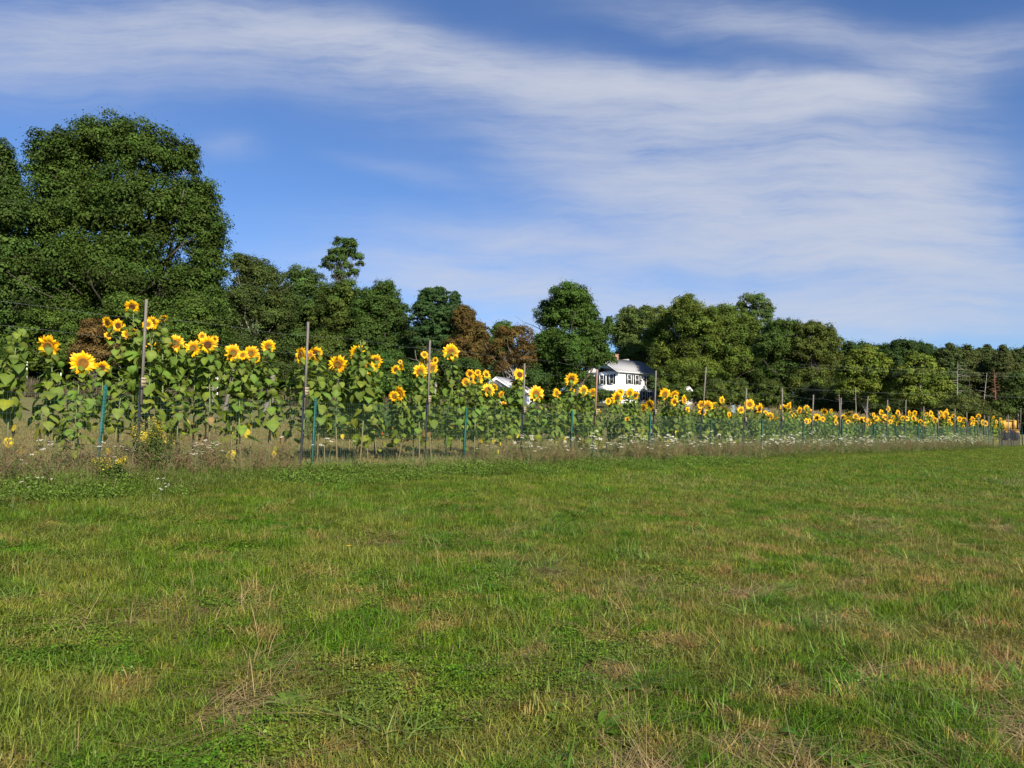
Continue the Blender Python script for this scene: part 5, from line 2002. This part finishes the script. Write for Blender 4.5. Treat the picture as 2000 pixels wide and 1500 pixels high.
def rack():
    b = gbase(428, 42)
    t = empty('pipe_rack', b)
    a0 = at(418, 738, 42) - b
    a1 = at(438, 740, 42) - b
    c0 = at(402, 757, 42) - b
    c1 = at(434, 758, 42) - b
    mb = MB()
    mb.tube([a0, a1], .03, 6)
    mb.tube([a1 + Vector((0, 0, .25)), a1, (a1.x - .05, a1.y, a1.z - .15)], .03, 6)
    mb.tube([c0, c1, c1 + Vector((0, 0, .12))], .03, 6)
    mb.build('pipe', M_WHITE, t)
    pb = MB()
    pb.tube([(a0.x + .2, 0, -.2), (a0.x + .2, 0, a0.z + .05)], .03, 6)
    pb.build('upright', M_WHITE, t)
    tag(t, 'white bent pipe rack seen through the sunflower leaves', 'rack')


rack()


def wires():
    for i, (ya, yb, xa, Y) in enumerate(((716, 728, 1560, 98), (722, 733, 1560, 98.6), (762, 772, 1560, 97))):
        a, b = at(xa, ya - (5 if i < 2 else 3), Y), at(2250, yb + 8, Y - 6)
        mb = MB()
        pts = []
        for k in range(13):
            f = k / 12
            p = a.lerp(b, f)
            p.z -= .9 * 4 * f * (1 - f) * .3
            pts.append(p)
        mb.tube(pts, .006, 4, cap=False)
        o = mb.build('overhead_wire', M_WIRE)
        tag(o, ['upper overhead wire crossing before the pines at right', 'second overhead wire just below the upper one', 'lowest overhead wire crossing behind the sunflowers at right'][i], 'wire', 'overhead wires before the pines')


wires()


# ------------------------------------------------------------------ yellow loader beyond the fence end
def loader():
    Y = 82
    b = gbase(1970, Y)
    t = empty('yellow_loader', b, 0.1)
    top = at(1970, 822, Y).z - b.z
    k = Y / F
    W2 = 13.5 * k
    zt = top
    zl = top - 24 * k
    bd = MB()

    def slab(m, pts, y0, y1):
        n = len(pts)
        v = [(x, y0, z) for x, z in pts] + [(x, y1, z) for x, z in pts]
        m.add(v, [(i, (i + 1) % n, n + (i + 1) % n, n + i) for i in range(n)] + ([(0, 3, 2, 1), (4, 5, 6, 7)] if n == 4 else []))
    # hood back panel, tapered
    slab(bd, [(-W2 * .55, zl + .35), (W2 * .45, zl + .35), (W2 * .75, zt), (-W2 * .75, zt)], .1, .5)
    bd.build('body', M_YELIN, t)
    for s in (-1, 1):
        p = MB()
        x0 = s * W2 * .80
        slab(p, [(x0 - .14, zl + .5), (x0 + .10, zl + .5), (x0 + .16 * (1 if s > 0 else .6), zt + .02), (x0 - .12, zt + .02)], -.15, .45)
        p.build('side_panel', M_YEL, t)
        fd = MB()
        rings = []
        c = Vector((s * W2 * .75, -.1, zl + .22))
        n = 10
        v, q = [], []
        for yy, sc in ((-.35, .8), (-.2, 1), (.2, 1), (.4, .8)):
            for i in range(n):
                a = 2 * math.pi * i / n
                v.append((c.x + math.cos(a) * .34 * sc, c.y + yy, c.z + math.sin(a) * .22 * sc))
        for r_ in range(3):
            for i in range(n):
                q.append((r_ * n + i, r_ * n + (i + 1) % n, (r_ + 1) * n + (i + 1) % n, (r_ + 1) * n + i))
        v += [(c.x, c.y - .37, c.z)]
        tt = [(i, (i + 1) % n, 4 * n) for i in range(n)]
        fd.add(v, q, tt)
        fd.build('fender', M_YEL, t, smooth=True)
        wl = MB()
        cz = max(.45, zl - .35)
        v, q = [], []
        R_ = .45
        for yy, rr in ((-.18, .2), (-.2, R_ * .9), (-.12, R_), (.12, R_), (.2, R_ * .9), (.18, .2)):
            for i in range(16):
                a = 2 * math.pi * i / 16
                v.append((s * W2 * .8 + yy, math.cos(a) * rr, .45 + math.sin(a) * rr))
        for r_ in range(5):
            for i in range(16):
                q.append((r_ * 16 + i, r_ * 16 + (i + 1) % 16, (r_ + 1) * 16 + (i + 1) % 16, (r_ + 1) * 16 + i))
        wl.add(v, q)
        wl.build('wheel', M_TYRE, t, smooth=True)
    fr = MB()
    fr.box((-W2 * .7, .0, .3), (W2 * .7, .9, zl + .34))
    fr.build('chassis', M_TYRE, t)
    tp = MB()
    tp.box((-W2 * .95, -.1, zt + .03), (W2 * .95, .7, zt + .09))
    tp.build('top_rail', M_YELIN, t)
    tag(t, 'small yellow loader parked beyond the far right end of the fence', 'loader')


loader()
